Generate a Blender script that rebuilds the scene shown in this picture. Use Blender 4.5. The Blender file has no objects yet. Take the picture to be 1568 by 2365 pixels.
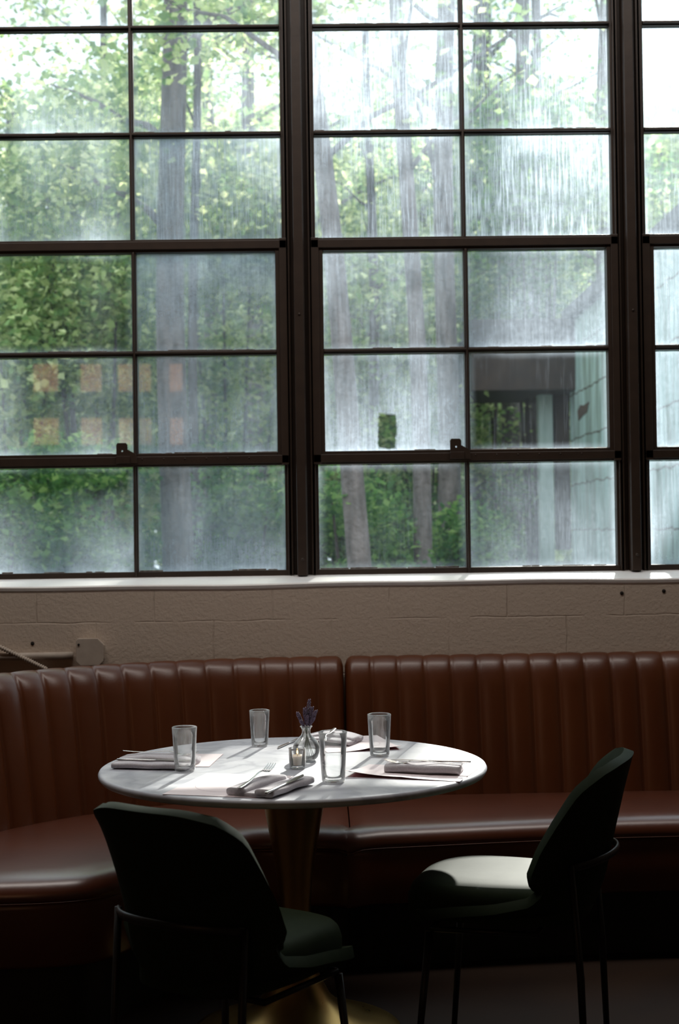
import bpy, bmesh, math, random
import numpy as np
from mathutils import Vector, Matrix

sc = bpy.context.scene
COL = sc.collection
R = math.radians

# ------------------------------------------------------------------ camera, world, sun, exposure
F_PX, CXP, CYP = 3284.0, 784.0, 1182.5
YAW, PITCH, ROLL = R(.7), math.atan((1229 - 1182.5) / 3284), R(.80)
EYE = Vector((0, 0, 1.39))
c_f = Vector((math.sin(YAW) * math.cos(PITCH), math.cos(YAW) * math.cos(PITCH), math.sin(PITCH)))
c_r0 = Vector((math.cos(YAW), -math.sin(YAW), 0))
c_u0 = c_r0.cross(c_f)
c_r = c_r0 * math.cos(ROLL) - c_u0 * math.sin(ROLL)
c_u = c_u0 * math.cos(ROLL) + c_r0 * math.sin(ROLL)
cam_d = bpy.data.cameras.new('camera')
cam = bpy.data.objects.new('camera', cam_d)
COL.objects.link(cam)
M = Matrix((c_r, c_u, -c_f)).transposed().to_4x4()
M.translation = EYE
cam.matrix_world = M
cam_d.sensor_fit = 'VERTICAL'
cam_d.sensor_height = 36.0
cam_d.lens = F_PX / 2365 * 36.0
cam_d.clip_end = 300
cam_d.dof.use_dof = True
cam_d.dof.focus_distance = 3.95
cam_d.dof.aperture_fstop = 4.5
sc.camera = cam

sc.view_settings.view_transform = 'Standard'
sc.view_settings.look = 'None'
sc.view_settings.exposure = 0.0
sc.view_settings.gamma = 1.0
sc.view_settings.use_curve_mapping = False

world = bpy.data.worlds.new('sky')
sc.world = world
world.use_nodes = True
wn = world.node_tree
wn.nodes['Background'].inputs[0].default_value = (.80, .91, 1.0, 1)
wn.nodes['Background'].inputs[1].default_value = 2.3

SUN_AZ, SUN_EL = R(14), R(25)
SUND = Vector((math.sin(SUN_AZ) * math.cos(SUN_EL), math.cos(SUN_AZ) * math.cos(SUN_EL), math.sin(SUN_EL)))
sun_l = bpy.data.lights.new('sun', 'SUN')
sun_l.energy = 15.5
sun_l.color = (1.0, .945, .87)
sun_l.angle = R(1.0)
sun = bpy.data.objects.new('sun', sun_l)
COL.objects.link(sun)
sun.rotation_euler = SUND.to_track_quat('Z', 'Y').to_euler()
sun.location = (4, 12, 9)


# added fill: unseen soft area light over the booth, brightening the window wall
wash_l = bpy.data.lights.new('added_fill_wash', 'AREA')
wash_l.shape = 'RECTANGLE'; wash_l.size = 5.0; wash_l.size_y = .5
wash_l.energy = 68; wash_l.color = (1.0, .93, .87)
wash = bpy.data.objects.new('added_fill_wash', wash_l)
COL.objects.link(wash)
wash.location = (-.4, 4.2, 4.26)
wash.rotation_euler = (R(2), 0, 0)


def ray(px, py):
    return c_f + c_r * ((px - CXP) / F_PX) - c_u * ((py - CYP) / F_PX)


def at_depth(px, py, Y):
    d = ray(px, py)
    return EYE + d * (Y / d.y)


def at_height(px, py, z):
    d = ray(px, py)
    return EYE + d * ((z - EYE.z) / d.z)


# ------------------------------------------------------------------ helpers
def tag(o, label=None, cat=None, group=None, kind=None):
    if label: o['label'] = label
    if cat: o['category'] = cat
    if group: o['group'] = group
    if kind: o['kind'] = kind
    return o


def empty(name, loc=(0, 0, 0), rz=0.0):
    o = bpy.data.objects.new(name, None)
    COL.objects.link(o)
    o.location = loc
    o.rotation_euler = (0, 0, rz)
    o.empty_display_size = .05
    return o


def obj(name, bm, mat=None, parent=None, smooth=True, bevel=0, subd=0, loc=None):
    me = bpy.data.meshes.new(name)
    if isinstance(bm, bmesh.types.BMesh):
        bmesh.ops.recalc_face_normals(bm, faces=bm.faces)
        bm.to_mesh(me)
        bm.free()
    else:
        v, f = bm
        me.from_pydata(v, [], f)
        b = bmesh.new(); b.from_mesh(me)
        bmesh.ops.recalc_face_normals(b, faces=b.faces)
        b.to_mesh(me); b.free()
    if smooth:
        for p in me.polygons: p.use_smooth = True
    if mat: me.materials.append(mat)
    o = bpy.data.objects.new(name, me)
    COL.objects.link(o)
    if parent: o.parent = parent
    if loc is not None: o.location = loc
    if bevel:
        m = o.modifiers.new('bevel', 'BEVEL'); m.width = bevel; m.segments = 2
        m.limit_method = 'ANGLE'; m.angle_limit = R(40); m.harden_normals = False
    if subd:
        m = o.modifiers.new('sub', 'SUBSURF'); m.levels = subd; m.render_levels = subd
    return o


def box(bm, x0, x1, y0, y1, z0, z1, mtx=None):
    vs = [bm.verts.new(p) for p in ((x0, y0, z0), (x1, y0, z0), (x1, y1, z0), (x0, y1, z0),
                                    (x0, y0, z1), (x1, y0, z1), (x1, y1, z1), (x0, y1, z1))]
    if mtx is not None:
        for v in vs: v.co = mtx @ v.co
    for f in ((0, 3, 2, 1), (4, 5, 6, 7), (0, 1, 5, 4), (1, 2, 6, 5), (2, 3, 7, 6), (3, 0, 4, 7)):
        bm.faces.new([vs[i] for i in f])


def boxes(*bs):
    bm = bmesh.new()
    for b in bs: box(bm, *b)
    return bm


def tube(bm, pts, rads, n=10, cap=True, flat=None):
    pts = [Vector(p) for p in pts]
    if not hasattr(rads, '__len__'): rads = [rads] * len(pts)
    rings = []
    up = None
    for i, p in enumerate(pts):
        a = pts[max(i - 1, 0)]; b = pts[min(i + 1, len(pts) - 1)]
        t = (b - a).normalized()
        if up is None:
            up = Vector((0, 0, 1)) if abs(t.z) < .9 else Vector((1, 0, 0))
        s = t.cross(up).normalized(); up = s.cross(t).normalized()
        ring = []
        for k in range(n):
            w = 2 * math.pi * k / n
            e = flat or (1, 1)
            ring.append(bm.verts.new(p + s * math.cos(w) * rads[i] * e[0] + up * math.sin(w) * rads[i] * e[1]))
        rings.append(ring)
    for a, b in zip(rings, rings[1:]):
        for k in range(n):
            bm.faces.new((a[k], a[(k + 1) % n], b[(k + 1) % n], b[k]))
    if cap:
        bm.faces.new(rings[0][::-1]); bm.faces.new(rings[-1])
    return bm


def lathe(profile, n=48, bm=None, c=(0, 0, 0)):
    bm = bm or bmesh.new()
    rings = []
    for r, z in profile:
        if r < 1e-6:
            rings.append([bm.verts.new((c[0], c[1], c[2] + z))])
        else:
            rings.append([bm.verts.new((c[0] + r * math.cos(2 * math.pi * k / n), c[1] + r * math.sin(2 * math.pi * k / n), c[2] + z)) for k in range(n)])
    for a, b in zip(rings, rings[1:]):
        for k in range(n):
            k2 = (k + 1) % n
            if len(a) == 1 and len(b) == 1: continue
            if len(a) == 1: bm.faces.new((a[0], b[k2], b[k]))
            elif len(b) == 1: bm.faces.new((a[k], a[k2], b[0]))
            else: bm.faces.new((a[k], a[k2], b[k2], b[k]))
    return bm


def grid(pts):
    """pts[i][j] -> open sheet"""
    ni, nj = len(pts), len(pts[0])
    v = [tuple(p) for row in pts for p in row]
    f = [(i * nj + j, (i + 1) * nj + j, (i + 1) * nj + j + 1, i * nj + j + 1) for i in range(ni - 1) for j in range(nj - 1)]
    return v, f


def copy_tree(o, parent=None):
    c = o.copy()
    COL.objects.link(c)
    if parent: c.parent = parent
    for ch in [k for k in bpy.data.objects if k.parent == o]:
        copy_tree(ch, c)
    return c


# ------------------------------------------------------------------ materials
def newmat(name):
    m = bpy.data.materials.new(name)
    m.use_nodes = True
    nt = m.node_tree
    return m, nt, nt.nodes['Principled BSDF']


def N(nt, kind, **kw):
    n = nt.nodes.new(kind)
    for k, v in kw.items():
        if k in n.inputs: n.inputs[k].default_value = v
        else: setattr(n, k, v)
    return n


def mat(name, col, rough=.5, metal=0., noise=None, bump=None, coat=0., spec=None, sheen=0.):
    """noise=(scale, second colour[, stretch]); bump=(scale, strength, distance)"""
    m, nt, b = newmat(name)
    L = nt.links
    b.inputs['Base Color'].default_value = (*col, 1)
    b.inputs['Roughness'].default_value = rough
    b.inputs['Metallic'].default_value = metal
    b.inputs['Coat Weight'].default_value = coat
    b.inputs['Coat Roughness'].default_value = .3
    b.inputs['Sheen Weight'].default_value = sheen
    if spec is not None: b.inputs['Specular IOR Level'].default_value = spec
    tc = N(nt, 'ShaderNodeTexCoord')
    if noise:
        mp = N(nt, 'ShaderNodeMapping')
        if len(noise) > 2: mp.inputs['Scale'].default_value = noise[2]
        L.new(tc.outputs['Object'], mp.inputs[0])
        nn = N(nt, 'ShaderNodeTexNoise', Scale=noise[0], Detail=6.0)
        L.new(mp.outputs[0], nn.inputs['Vector'])
        rp = N(nt, 'ShaderNodeValToRGB')
        rp.color_ramp.elements[0].position = .35; rp.color_ramp.elements[1].position = .65
        rp.color_ramp.elements[0].color = (*col, 1); rp.color_ramp.elements[1].color = (*noise[1], 1)
        L.new(nn.outputs[0], rp.inputs[0]); L.new(rp.outputs[0], b.inputs['Base Color'])
    if bump:
        nb = N(nt, 'ShaderNodeTexNoise', Scale=bump[0], Detail=5.0)
        L.new(tc.outputs['Object'], nb.inputs['Vector'])
        bp = N(nt, 'ShaderNodeBump', Strength=bump[1], Distance=bump[2])
        L.new(nb.outputs[0], bp.inputs['Height']); L.new(bp.outputs[0], b.inputs['Normal'])
    return m


M_LEATHER = mat('cognac_leather', (.110, .028, .0055), .36, noise=(3, (.088, .021, .004)), bump=(160, .12, .002), spec=.5, coat=.25)
M_LEATHER_SEAT = mat('cognac_seat_leather', (.115, .028, .010), .34, noise=(4, (.094, .022, .007)), bump=(26, .22, .004), spec=.6, coat=.9)
M_GREEN = mat('dark_green_vinyl', (.015, .023, .012), .66, noise=(30, (.018, .026, .014)), bump=(220, .08, .001), spec=.07)
M_BLACK = mat('black_powder_steel', (.012, .012, .012), .42, .3, bump=(300, .05, .0005))
M_STEEL_SASH = mat('brown_painted_steel', (.034, .019, .011), .5, noise=(18, (.026, .014, .008)), bump=(60, .2, .002))
M_PUTTY = mat('chipped_putty', (.30, .27, .25), .8, noise=(40, (.08, .05, .035)), bump=(90, .5, .004))
M_CUTLERY = mat('brushed_cutlery_steel', (.72, .70, .68), .22, 1.0, bump=(400, .03, .0003))
M_NAPKIN = mat('grey_linen', (.56, .53, .56), .9, noise=(200, (.48, .45, .48)), bump=(420, .35, .001), sheen=.2)
M_PAPER = mat('pale_pink_paper', (.86, .76, .77), .7, bump=(200, .04, .0005))
M_RED = mat('red_paper_back', (.62, .05, .04), .7, bump=(200, .04, .0005))
M_INK = mat('grey_pink_ink', (.50, .38, .42), .7, noise=(60, (.45, .33, .38)))
M_PLINTH = mat('black_plinth_board', (.010, .009, .008), .6, bump=(50, .1, .002))
M_PIPE = mat('painted_conduit', (.52, .45, .38), .55, noise=(25, (.46, .39, .33)), bump=(40, .2, .003))
M_CHROME = mat('chrome_clip', (.8, .8, .8), .15, 1.0)
M_WAX = mat('cream_candle_wax', (.78, .72, .62), .5, bump=(60, .15, .002))
M_WAX.node_tree.nodes['Principled BSDF'].inputs['Subsurface Weight'].default_value = .35
M_WAX.node_tree.nodes['Principled BSDF'].inputs['Subsurface Radius'].default_value = (.02, .012, .006)
M_LAV = mat('dried_lavender_buds', (.085, .060, .105), .85, noise=(300, (.15, .11, .16)))
M_STEM = mat('lavender_stem', (.13, .15, .09), .8)
M_HOLE = mat('dark_drilled_hole', (.015, .010, .008), .9)

# brass
m, nt, b = newmat('aged_brass'); M_BRASS = m
b.inputs['Metallic'].default_value = 1.0; b.inputs['Base Color'].default_value = (.52, .34, .12, 1)
b.inputs['Roughness'].default_value = .27
tc = N(nt, 'ShaderNodeTexCoord'); nn = N(nt, 'ShaderNodeTexNoise', Scale=14.0, Detail=6.0)
nt.links.new(tc.outputs['Object'], nn.inputs['Vector'])
mr = N(nt, 'ShaderNodeMapRange'); mr.inputs[3].default_value = .2; mr.inputs[4].default_value = .42
nt.links.new(nn.outputs[0], mr.inputs[0]); nt.links.new(mr.outputs[0], b.inputs['Roughness'])

# marble
m, nt, b = newmat('grey_veined_marble'); M_MARBLE = m
tc = N(nt, 'ShaderNodeTexCoord')
n1 = N(nt, 'ShaderNodeTexNoise', Scale=2.2, Detail=9.0, Distortion=1.6)
n2 = N(nt, 'ShaderNodeTexNoise', Scale=9.0, Detail=8.0, Distortion=.7)
for n_ in (n1, n2): nt.links.new(tc.outputs['Object'], n_.inputs['Vector'])
r1 = N(nt, 'ShaderNodeValToRGB'); e = r1.color_ramp.elements
e[0].position = .455; e[0].color = (.62, .63, .67, 1); e[1].position = .56; e[1].color = (.62, .63, .67, 1)
e2 = r1.color_ramp.elements.new(.505); e2.color = (.47, .48, .53, 1)
r2 = N(nt, 'ShaderNodeValToRGB'); e = r2.color_ramp.elements
e[0].position = .38; e[0].color = (.76, .77, .80, 1); e[1].position = .68; e[1].color = (1, 1, 1, 1)
mx = N(nt, 'ShaderNodeMix', data_type='RGBA', blend_type='MULTIPLY'); mx.inputs[0].default_value = .8
nt.links.new(n1.outputs[0], r1.inputs[0]); nt.links.new(n2.outputs[0], r2.inputs[0])
nt.links.new(r1.outputs[0], mx.inputs[6]); nt.links.new(r2.outputs[0], mx.inputs[7])
nt.links.new(mx.outputs[2], b.inputs['Base Color'])
b.inputs['Roughness'].default_value = .42; b.inputs['Specular IOR Level'].default_value = .38

# painted block wall: courses of block under thick cream paint, a crack line here and there
m, nt, b = newmat('cream_painted_block'); M_WALL = m
L = nt.links
geo = N(nt, 'ShaderNodeNewGeometry'); sx = N(nt, 'ShaderNodeSeparateXYZ'); L.new(geo.outputs['Position'], sx.inputs[0])
wob = N(nt, 'ShaderNodeTexNoise', Scale=9.0, Detail=4.0); L.new(geo.outputs['Position'], wob.inputs['Vector'])
wm = N(nt, 'ShaderNodeMath', operation='MULTIPLY_ADD'); wm.inputs[1].default_value = .016; wm.inputs[2].default_value = -.008
L.new(wob.outputs[0], wm.inputs[0])
ax = N(nt, 'ShaderNodeMath', operation='ADD'); L.new(sx.outputs[0], ax.inputs[0]); L.new(wm.outputs[0], ax.inputs[1])
ax2 = N(nt, 'ShaderNodeMath', operation='ADD'); L.new(ax.outputs[0], ax2.inputs[0]); ax2.inputs[1].default_value = 4.351
az = N(nt, 'ShaderNodeMath', operation='ADD'); L.new(sx.outputs[2], az.inputs[0]); L.new(wm.outputs[0], az.inputs[1])
az2 = N(nt, 'ShaderNodeMath', operation='ADD'); L.new(az.outputs[0], az2.inputs[0]); az2.inputs[1].default_value = .152
cb = N(nt, 'ShaderNodeCombineXYZ'); L.new(ax2.outputs[0], cb.inputs[0]); L.new(az2.outputs[0], cb.inputs[1])
bk = N(nt, 'ShaderNodeTexBrick', Scale=1.0)
bk.inputs['Brick Width'].default_value = .438; bk.inputs['Row Height'].default_value = .203
bk.inputs['Mortar Size'].default_value = .0035; bk.inputs['Mortar Smooth'].default_value = .6
bk.inputs['Color1'].default_value = (1, 1, 1, 1); bk.inputs['Color2'].default_value = (1, 1, 1, 1); bk.inputs['Mortar'].default_value = (0, 0, 0, 1)
L.new(cb.outputs[0], bk.inputs['Vector'])
grain = N(nt, 'ShaderNodeTexNoise', Scale=95.0, Detail=6.0, Roughness=.6); L.new(geo.outputs['Position'], grain.inputs['Vector'])
soft = N(nt, 'ShaderNodeTexNoise', Scale=6.0, Detail=3.0); L.new(geo.outputs['Position'], soft.inputs['Vector'])
pat = N(nt, 'ShaderNodeMath', operation='MULTIPLY'); pat.inputs[1].default_value = 1.0
gate = N(nt, 'ShaderNodeMapRange'); gate.inputs[1].default_value = .38; gate.inputs[2].default_value = .62; gate.inputs[3].default_value = .0; gate.inputs[4].default_value = 1.0
L.new(soft.outputs[0], gate.inputs[0])
inv = N(nt, 'ShaderNodeMath', operation='SUBTRACT'); inv.inputs[0].default_value = 1.0; L.new(bk.outputs['Color'], inv.inputs[1])
L.new(inv.outputs[0], pat.inputs[0]); L.new(gate.outputs[0], pat.inputs[1])
hh = N(nt, 'ShaderNodeMath', operation='MULTIPLY_ADD'); hh.inputs[1].default_value = -1.3; L.new(pat.outputs[0], hh.inputs[0])
gm = N(nt, 'ShaderNodeMath', operation='MULTIPLY'); gm.inputs[1].default_value = .8; L.new(grain.outputs[0], gm.inputs[0]); L.new(gm.outputs[0], hh.inputs[2])
bp = N(nt, 'ShaderNodeBump', Strength=.45, Distance=.006); L.new(hh.outputs[0], bp.inputs['Height']); L.new(bp.outputs[0], b.inputs['Normal'])
cr = N(nt, 'ShaderNodeMix', data_type='RGBA'); cr.inputs[6].default_value = (.60, .50, .41, 1); cr.inputs[7].default_value = (.33, .25, .19, 1)
cf = N(nt, 'ShaderNodeMath', operation='MULTIPLY'); cf.inputs[1].default_value = .35; L.new(pat.outputs[0], cf.inputs[0]); L.new(cf.outputs[0], cr.inputs[0])
L.new(cr.outputs[2], b.inputs['Base Color']); b.inputs['Roughness'].default_value = .62

M_SILL = mat('white_gloss_sill_paint', (.86, .84, .82), .4, noise=(9, (.80, .78, .76)), bump=(60, .2, .003))
M_FLOOR = mat('stained_concrete_floor', (.030, .015, .008), .7, noise=(3, (.020, .010, .006)), bump=(20, .1, .003), spec=.25)
M_CEIL = mat('dark_ceiling_paint', (.20, .17, .14), .8, noise=(2, (.17, .14, .12)))
M_ROOM = mat('warm_room_plaster', (.19, .145, .10), .7, noise=(2, (.16, .12, .085)), bump=(30, .2, .003))

# clear thin-walled glass: mostly see-through face on, real refraction plus painted pale rims toward the edges
def glassmat(name, tint=(.985, .99, .99), blend=.3, ior=1.45, film=.022):
    m, nt, b = newmat(name)
    nt.nodes.remove(b)
    out = nt.nodes['Material Output']
    g = N(nt, 'ShaderNodeBsdfGlass', Roughness=0.0, IOR=ior); g.inputs['Color'].default_value = (*tint, 1)
    t = N(nt, 'ShaderNodeBsdfTransparent'); t.inputs[0].default_value = (*tint, 1)
    gl = N(nt, 'ShaderNodeBsdfGlossy', Roughness=.02)
    lw = N(nt, 'ShaderNodeLayerWeight', Blend=blend)
    fr = N(nt, 'ShaderNodeFresnel', IOR=ior)
    a = N(nt, 'ShaderNodeMixShader'); c = N(nt, 'ShaderNodeMixShader')
    nt.links.new(fr.outputs[0], a.inputs[0]); nt.links.new(t.outputs[0], a.inputs[1]); nt.links.new(gl.outputs[0], a.inputs[2])
    mr = N(nt, 'ShaderNodeMapRange'); mr.inputs[3].default_value = .02; mr.inputs[4].default_value = .26
    nt.links.new(lw.outputs['Facing'], mr.inputs[0])
    film_rim_light = N(nt, 'ShaderNodeBsdfTranslucent'); film_rim_light.inputs[0].default_value = (.9, .9, .92, 1)
    fm = N(nt, 'ShaderNodeMixShader'); f2 = N(nt, 'ShaderNodeMath', operation='MULTIPLY_ADD'); f2.inputs[1].default_value = film * 14; f2.inputs[2].default_value = film; f3 = N(nt, 'ShaderNodeMath', operation='POWER'); f3.inputs[1].default_value = 2.0  # faint washing film, whitened toward the edges to imitate sun-bright rims
    nt.links.new(lw.outputs['Facing'], f3.inputs[0]); nt.links.new(f3.outputs[0], f2.inputs[0]); nt.links.new(f2.outputs[0], fm.inputs[0])
    nt.links.new(mr.outputs[0], c.inputs[0]); nt.links.new(a.outputs[0], c.inputs[1]); nt.links.new(g.outputs[0], c.inputs[2])
    nt.links.new(c.outputs[0], fm.inputs[1]); nt.links.new(film_rim_light.outputs[0], fm.inputs[2])
    nt.links.new(fm.outputs[0], out.inputs[0])
    return m


M_GLASS = glassmat('clear_tumbler_glass')
M_WATER = glassmat('still_water', (.98, .985, .985), .3, 1.33, .01)

# dirty window glass. Colour attribute 'dirt': r = film thickness, g = run marks, b = where it gathers (0 foot, 1 head)
m, nt, b = newmat('dusty_window_glass'); M_PANE = m
L = nt.links
nt.nodes.remove(b); out = nt.nodes['Material Output']
at = N(nt, 'ShaderNodeVertexColor', layer_name='dirt'); sp = N(nt, 'ShaderNodeSeparateColor'); L.new(at.outputs[0], sp.inputs[0])
geo = N(nt, 'ShaderNodeNewGeometry')
uv = N(nt, 'ShaderNodeUVMap'); su = N(nt, 'ShaderNodeSeparateXYZ'); L.new(uv.outputs[0], su.inputs[0])
def mth(op, a, b_=None, c_=None, clamp=False):
    n = nt.nodes.new('ShaderNodeMath'); n.operation = op; n.use_clamp = clamp
    for i, v in enumerate((a, b_, c_)):
        if v is None: continue
        if isinstance(v, (int, float)): n.inputs[i].default_value = v
        else: nt.links.new(v, n.inputs[i])
    return n.outputs[0]
cl = N(nt, 'ShaderNodeTexNoise', Scale=3.6, Detail=4.0, Roughness=.5, Distortion=.6); L.new(geo.outputs['Position'], cl.inputs['Vector'])
fine = N(nt, 'ShaderNodeTexNoise', Scale=60.0, Detail=5.0, Roughness=.7); L.new(geo.outputs['Position'], fine.inputs['Vector'])
mps = N(nt, 'ShaderNodeMapping'); mps.inputs['Scale'].default_value = (110, 110, 6.5); L.new(geo.outputs['Position'], mps.inputs[0])
st = N(nt, 'ShaderNodeTexNoise', Scale=1.0, Detail=5.0, Roughness=.65, Distortion=.15); L.new(mps.outputs[0], st.inputs['Vector'])
mpw = N(nt, 'ShaderNodeMapping'); mpw.inputs['Scale'].default_value = (9, 9, 16); mpw.inputs['Rotation'].default_value = (0, .5, 0); L.new(geo.outputs['Position'], mpw.inputs[0])
wipe = N(nt, 'ShaderNodeTexNoise', Scale=1.0, Detail=3.0, Distortion=1.2); L.new(mpw.outputs[0], wipe.inputs['Vector'])
u, v = su.outputs[0], su.outputs[1]
eu = mth('MINIMUM', u, mth('SUBTRACT', 1, u)); ev = mth('MINIMUM', v, mth('SUBTRACT', 1, v))
ed = mth('MINIMUM', mth('MULTIPLY', eu, 1.35), ev)
edge = mth('POWER', mth('SUBTRACT', 1, mth('MULTIPLY', ed, 9.0, clamp=True), clamp=True), 2.2)
cloud = mth('MULTIPLY_ADD', mth('MULTIPLY_ADD', st.outputs[0], .45, mth('MULTIPLY', cl.outputs[0], .6)), 2.2, -.62, clamp=True)
film = mth('MULTIPLY', sp.outputs[0], mth('MULTIPLY_ADD', cloud, .50, .42))
film = mth('MULTIPLY', film, mth('MULTIPLY_ADD', fine.outputs[0], 1.2, .40))
run = mth('MULTIPLY', mth('MULTIPLY', sp.outputs[1], 1.1), mth('MULTIPLY', mth('MULTIPLY_ADD', st.outputs[0], 4.2, -1.85, clamp=True), mth('MULTIPLY_ADD', cl.outputs[0], 3.0, -.85, clamp=True)))
pos = mth('MULTIPLY', mth('SUBTRACT', sp.outputs[2], .5), mth('SUBTRACT', v, .5))
gath = mth('MULTIPLY', mth('MULTIPLY', pos, 5.0), mth('MULTIPLY_ADD', wipe.outputs[0], .9, .4))
tot = mth('ADD', film, run)
tot = mth('MULTIPLY_ADD', mth('ADD', film, .05), mth('MULTIPLY', gath, 1.2), tot)
tot = mth('MULTIPLY_ADD', edge, mth('MULTIPLY_ADD', wipe.outputs[0], .5, .08), tot)
# a patch rubbed clear by hand low in the middle window
sg = N(nt, 'ShaderNodeSeparateXYZ'); L.new(geo.outputs['Position'], sg.inputs[0])
wx_ = mth('MULTIPLY_ADD', wipe.outputs[0], .03, -.015)
dx_ = mth('ABSOLUTE', mth('ADD', mth('SUBTRACT', sg.outputs[0], .256), wx_)); dz_ = mth('ABSOLUTE', mth('ADD', mth('SUBTRACT', sg.outputs[2], 1.778), wx_))
inb = mth('MINIMUM', mth('MULTIPLY_ADD', dx_, -110, 4.3, clamp=True), mth('MULTIPLY_ADD', dz_, -90, 6.4, clamp=True))
tot = mth('MULTIPLY', tot, mth('MULTIPLY_ADD', inb, -.93, 1.0))
tot = mth('MAXIMUM', tot, .015)
tot = mth('MINIMUM', tot, .93)
dust_t = N(nt, 'ShaderNodeBsdfTranslucent'); dust_t.inputs[0].default_value = (.40, .485, .575, 1)
dust_d = N(nt, 'ShaderNodeBsdfDiffuse'); dust_d.inputs[0].default_value = (.60, .62, .62, 1)
dust = N(nt, 'ShaderNodeMixShader'); dust.inputs[0].default_value = .22
L.new(dust_t.outputs[0], dust.inputs[1]); L.new(dust_d.outputs[0], dust.inputs[2])
clr = N(nt, 'ShaderNodeBsdfTransparent'); clr.inputs[0].default_value = (.90, .94, .93, 1)
gl = N(nt, 'ShaderNodeBsdfGlossy', Roughness=.012)
fr = N(nt, 'ShaderNodeFresnel', IOR=1.52)
cl2 = N(nt, 'ShaderNodeMixShader'); L.new(fr.outputs[0], cl2.inputs[0]); L.new(clr.outputs[0], cl2.inputs[1]); L.new(gl.outputs[0], cl2.inputs[2])
fin = N(nt, 'ShaderNodeMixShader'); L.new(tot, fin.inputs[0]); L.new(cl2.outputs[0], fin.inputs[1]); L.new(dust.outputs[0], fin.inputs[2])
L.new(fin.outputs[0], out.inputs[0])

# emitters
def emit(name, col, s):
    m, nt, b = newmat(name)
    nt.nodes.remove(b)
    e = N(nt, 'ShaderNodeEmission', Strength=s); e.inputs[0].default_value = (*col, 1)
    nt.links.new(e.outputs[0], nt.nodes['Material Output'].inputs[0])
    return m


M_LAMP = emit('warm_lamp_glow', (1.0, .50, .26), 4.5)
M_FLAME = emit('candle_flame_glow', (1.0, .55, .15), 9.0)

# leaves, bark, ground
def leafmat(name, ramp, trans=.55):
    m, nt, b = newmat(name)
    nt.nodes.remove(b)
    g = N(nt, 'ShaderNodeNewGeometry')
    rp = N(nt, 'ShaderNodeValToRGB')
    el = rp.color_ramp.elements
    el[0].color = (*ramp[0], 1); el[1].color = (*ramp[-1], 1)
    for i, c in enumerate(ramp[1:-1]):
        q = el.new((i + 1) / (len(ramp) - 1)); q.color = (*c, 1)
    nt.links.new(g.outputs['Random Per Island'], rp.inputs[0])
    d = N(nt, 'ShaderNodeBsdfDiffuse'); t = N(nt, 'ShaderNodeBsdfTranslucent')
    hs = N(nt, 'ShaderNodeHueSaturation'); hs.inputs['Hue'].default_value = .485; hs.inputs['Saturation'].default_value = .92; hs.inputs['Value'].default_value = 2.0
    nt.links.new(rp.outputs[0], hs.inputs['Color'])
    nt.links.new(rp.outputs[0], d.inputs[0]); nt.links.new(hs.outputs[0], t.inputs[0])
    mx = N(nt, 'ShaderNodeMixShader'); mx.inputs[0].default_value = trans
    nt.links.new(d.outputs[0], mx.inputs[1]); nt.links.new(t.outputs[0], mx.inputs[2])
    nt.links.new(mx.outputs[0], nt.nodes['Material Output'].inputs[0])
    return m


M_LEAF = leafmat('spring_tree_leaves', [(.07, .15, .05), (.16, .26, .085), (.32, .40, .16), (.60, .63, .36)])
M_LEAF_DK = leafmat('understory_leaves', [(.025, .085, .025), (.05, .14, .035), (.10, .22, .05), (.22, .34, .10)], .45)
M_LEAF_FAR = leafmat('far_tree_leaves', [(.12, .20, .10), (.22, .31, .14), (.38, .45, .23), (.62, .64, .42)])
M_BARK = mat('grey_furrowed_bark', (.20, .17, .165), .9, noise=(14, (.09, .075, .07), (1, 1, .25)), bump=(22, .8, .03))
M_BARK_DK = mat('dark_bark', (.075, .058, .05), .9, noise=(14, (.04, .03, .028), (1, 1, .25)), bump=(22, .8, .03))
M_GROUND = mat('leaf_litter_ground', (.10, .11, .045), 1.0, noise=(2.5, (.06, .05, .03)), bump=(8, .6, .05))

# outbuilding block wall, mottled pale mint with dark cracks along the joints
m, nt, b = newmat('mottled_mint_block'); M_OUTB = m
L = nt.links
geo = N(nt, 'ShaderNodeNewGeometry'); sx = N(nt, 'ShaderNodeSeparateXYZ'); L.new(geo.outputs['Position'], sx.inputs[0])
wob = N(nt, 'ShaderNodeTexNoise', Scale=5.0, Detail=4.0); L.new(geo.outputs['Position'], wob.inputs['Vector'])
def mth2(op, a, b_=None, c_=None, clamp=False):
    n = nt.nodes.new('ShaderNodeMath'); n.operation = op; n.use_clamp = clamp
    for i, v in enumerate((a, b_, c_)):
        if v is None: continue
        if isinstance(v, (int, float)): n.inputs[i].default_value = v
        else: nt.links.new(v, n.inputs[i])
    return n.outputs[0]
w_ = mth2('MULTIPLY_ADD', wob.outputs[0], .08, -.04)
cb = N(nt, 'ShaderNodeCombineXYZ')
L.new(mth2('ADD', mth2('ADD', sx.outputs[0], sx.outputs[1]), w_), cb.inputs[0]); L.new(mth2('ADD', sx.outputs[2], w_), cb.inputs[1])
bk = N(nt, 'ShaderNodeTexBrick', Scale=1.0)
bk.inputs['Brick Width'].default_value = .9; bk.inputs['Row Height'].default_value = .46; bk.inputs['Mortar Size'].default_value = .008
bk.inputs['Color1'].default_value = (.56, .72, .72, 1); bk.inputs['Color2'].default_value = (.46, .63, .64, 1); bk.inputs['Mortar'].default_value = (.16, .15, .13, 1)
L.new(cb.outputs[0], bk.inputs['Vector'])
mp = N(nt, 'ShaderNodeMapping'); mp.inputs['Scale'].default_value = (5, 5, .8); L.new(geo.outputs['Position'], mp.inputs[0])
sn = N(nt, 'ShaderNodeTexNoise', Scale=1.6, Detail=7.0); L.new(mp.outputs[0], sn.inputs['Vector'])
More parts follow.
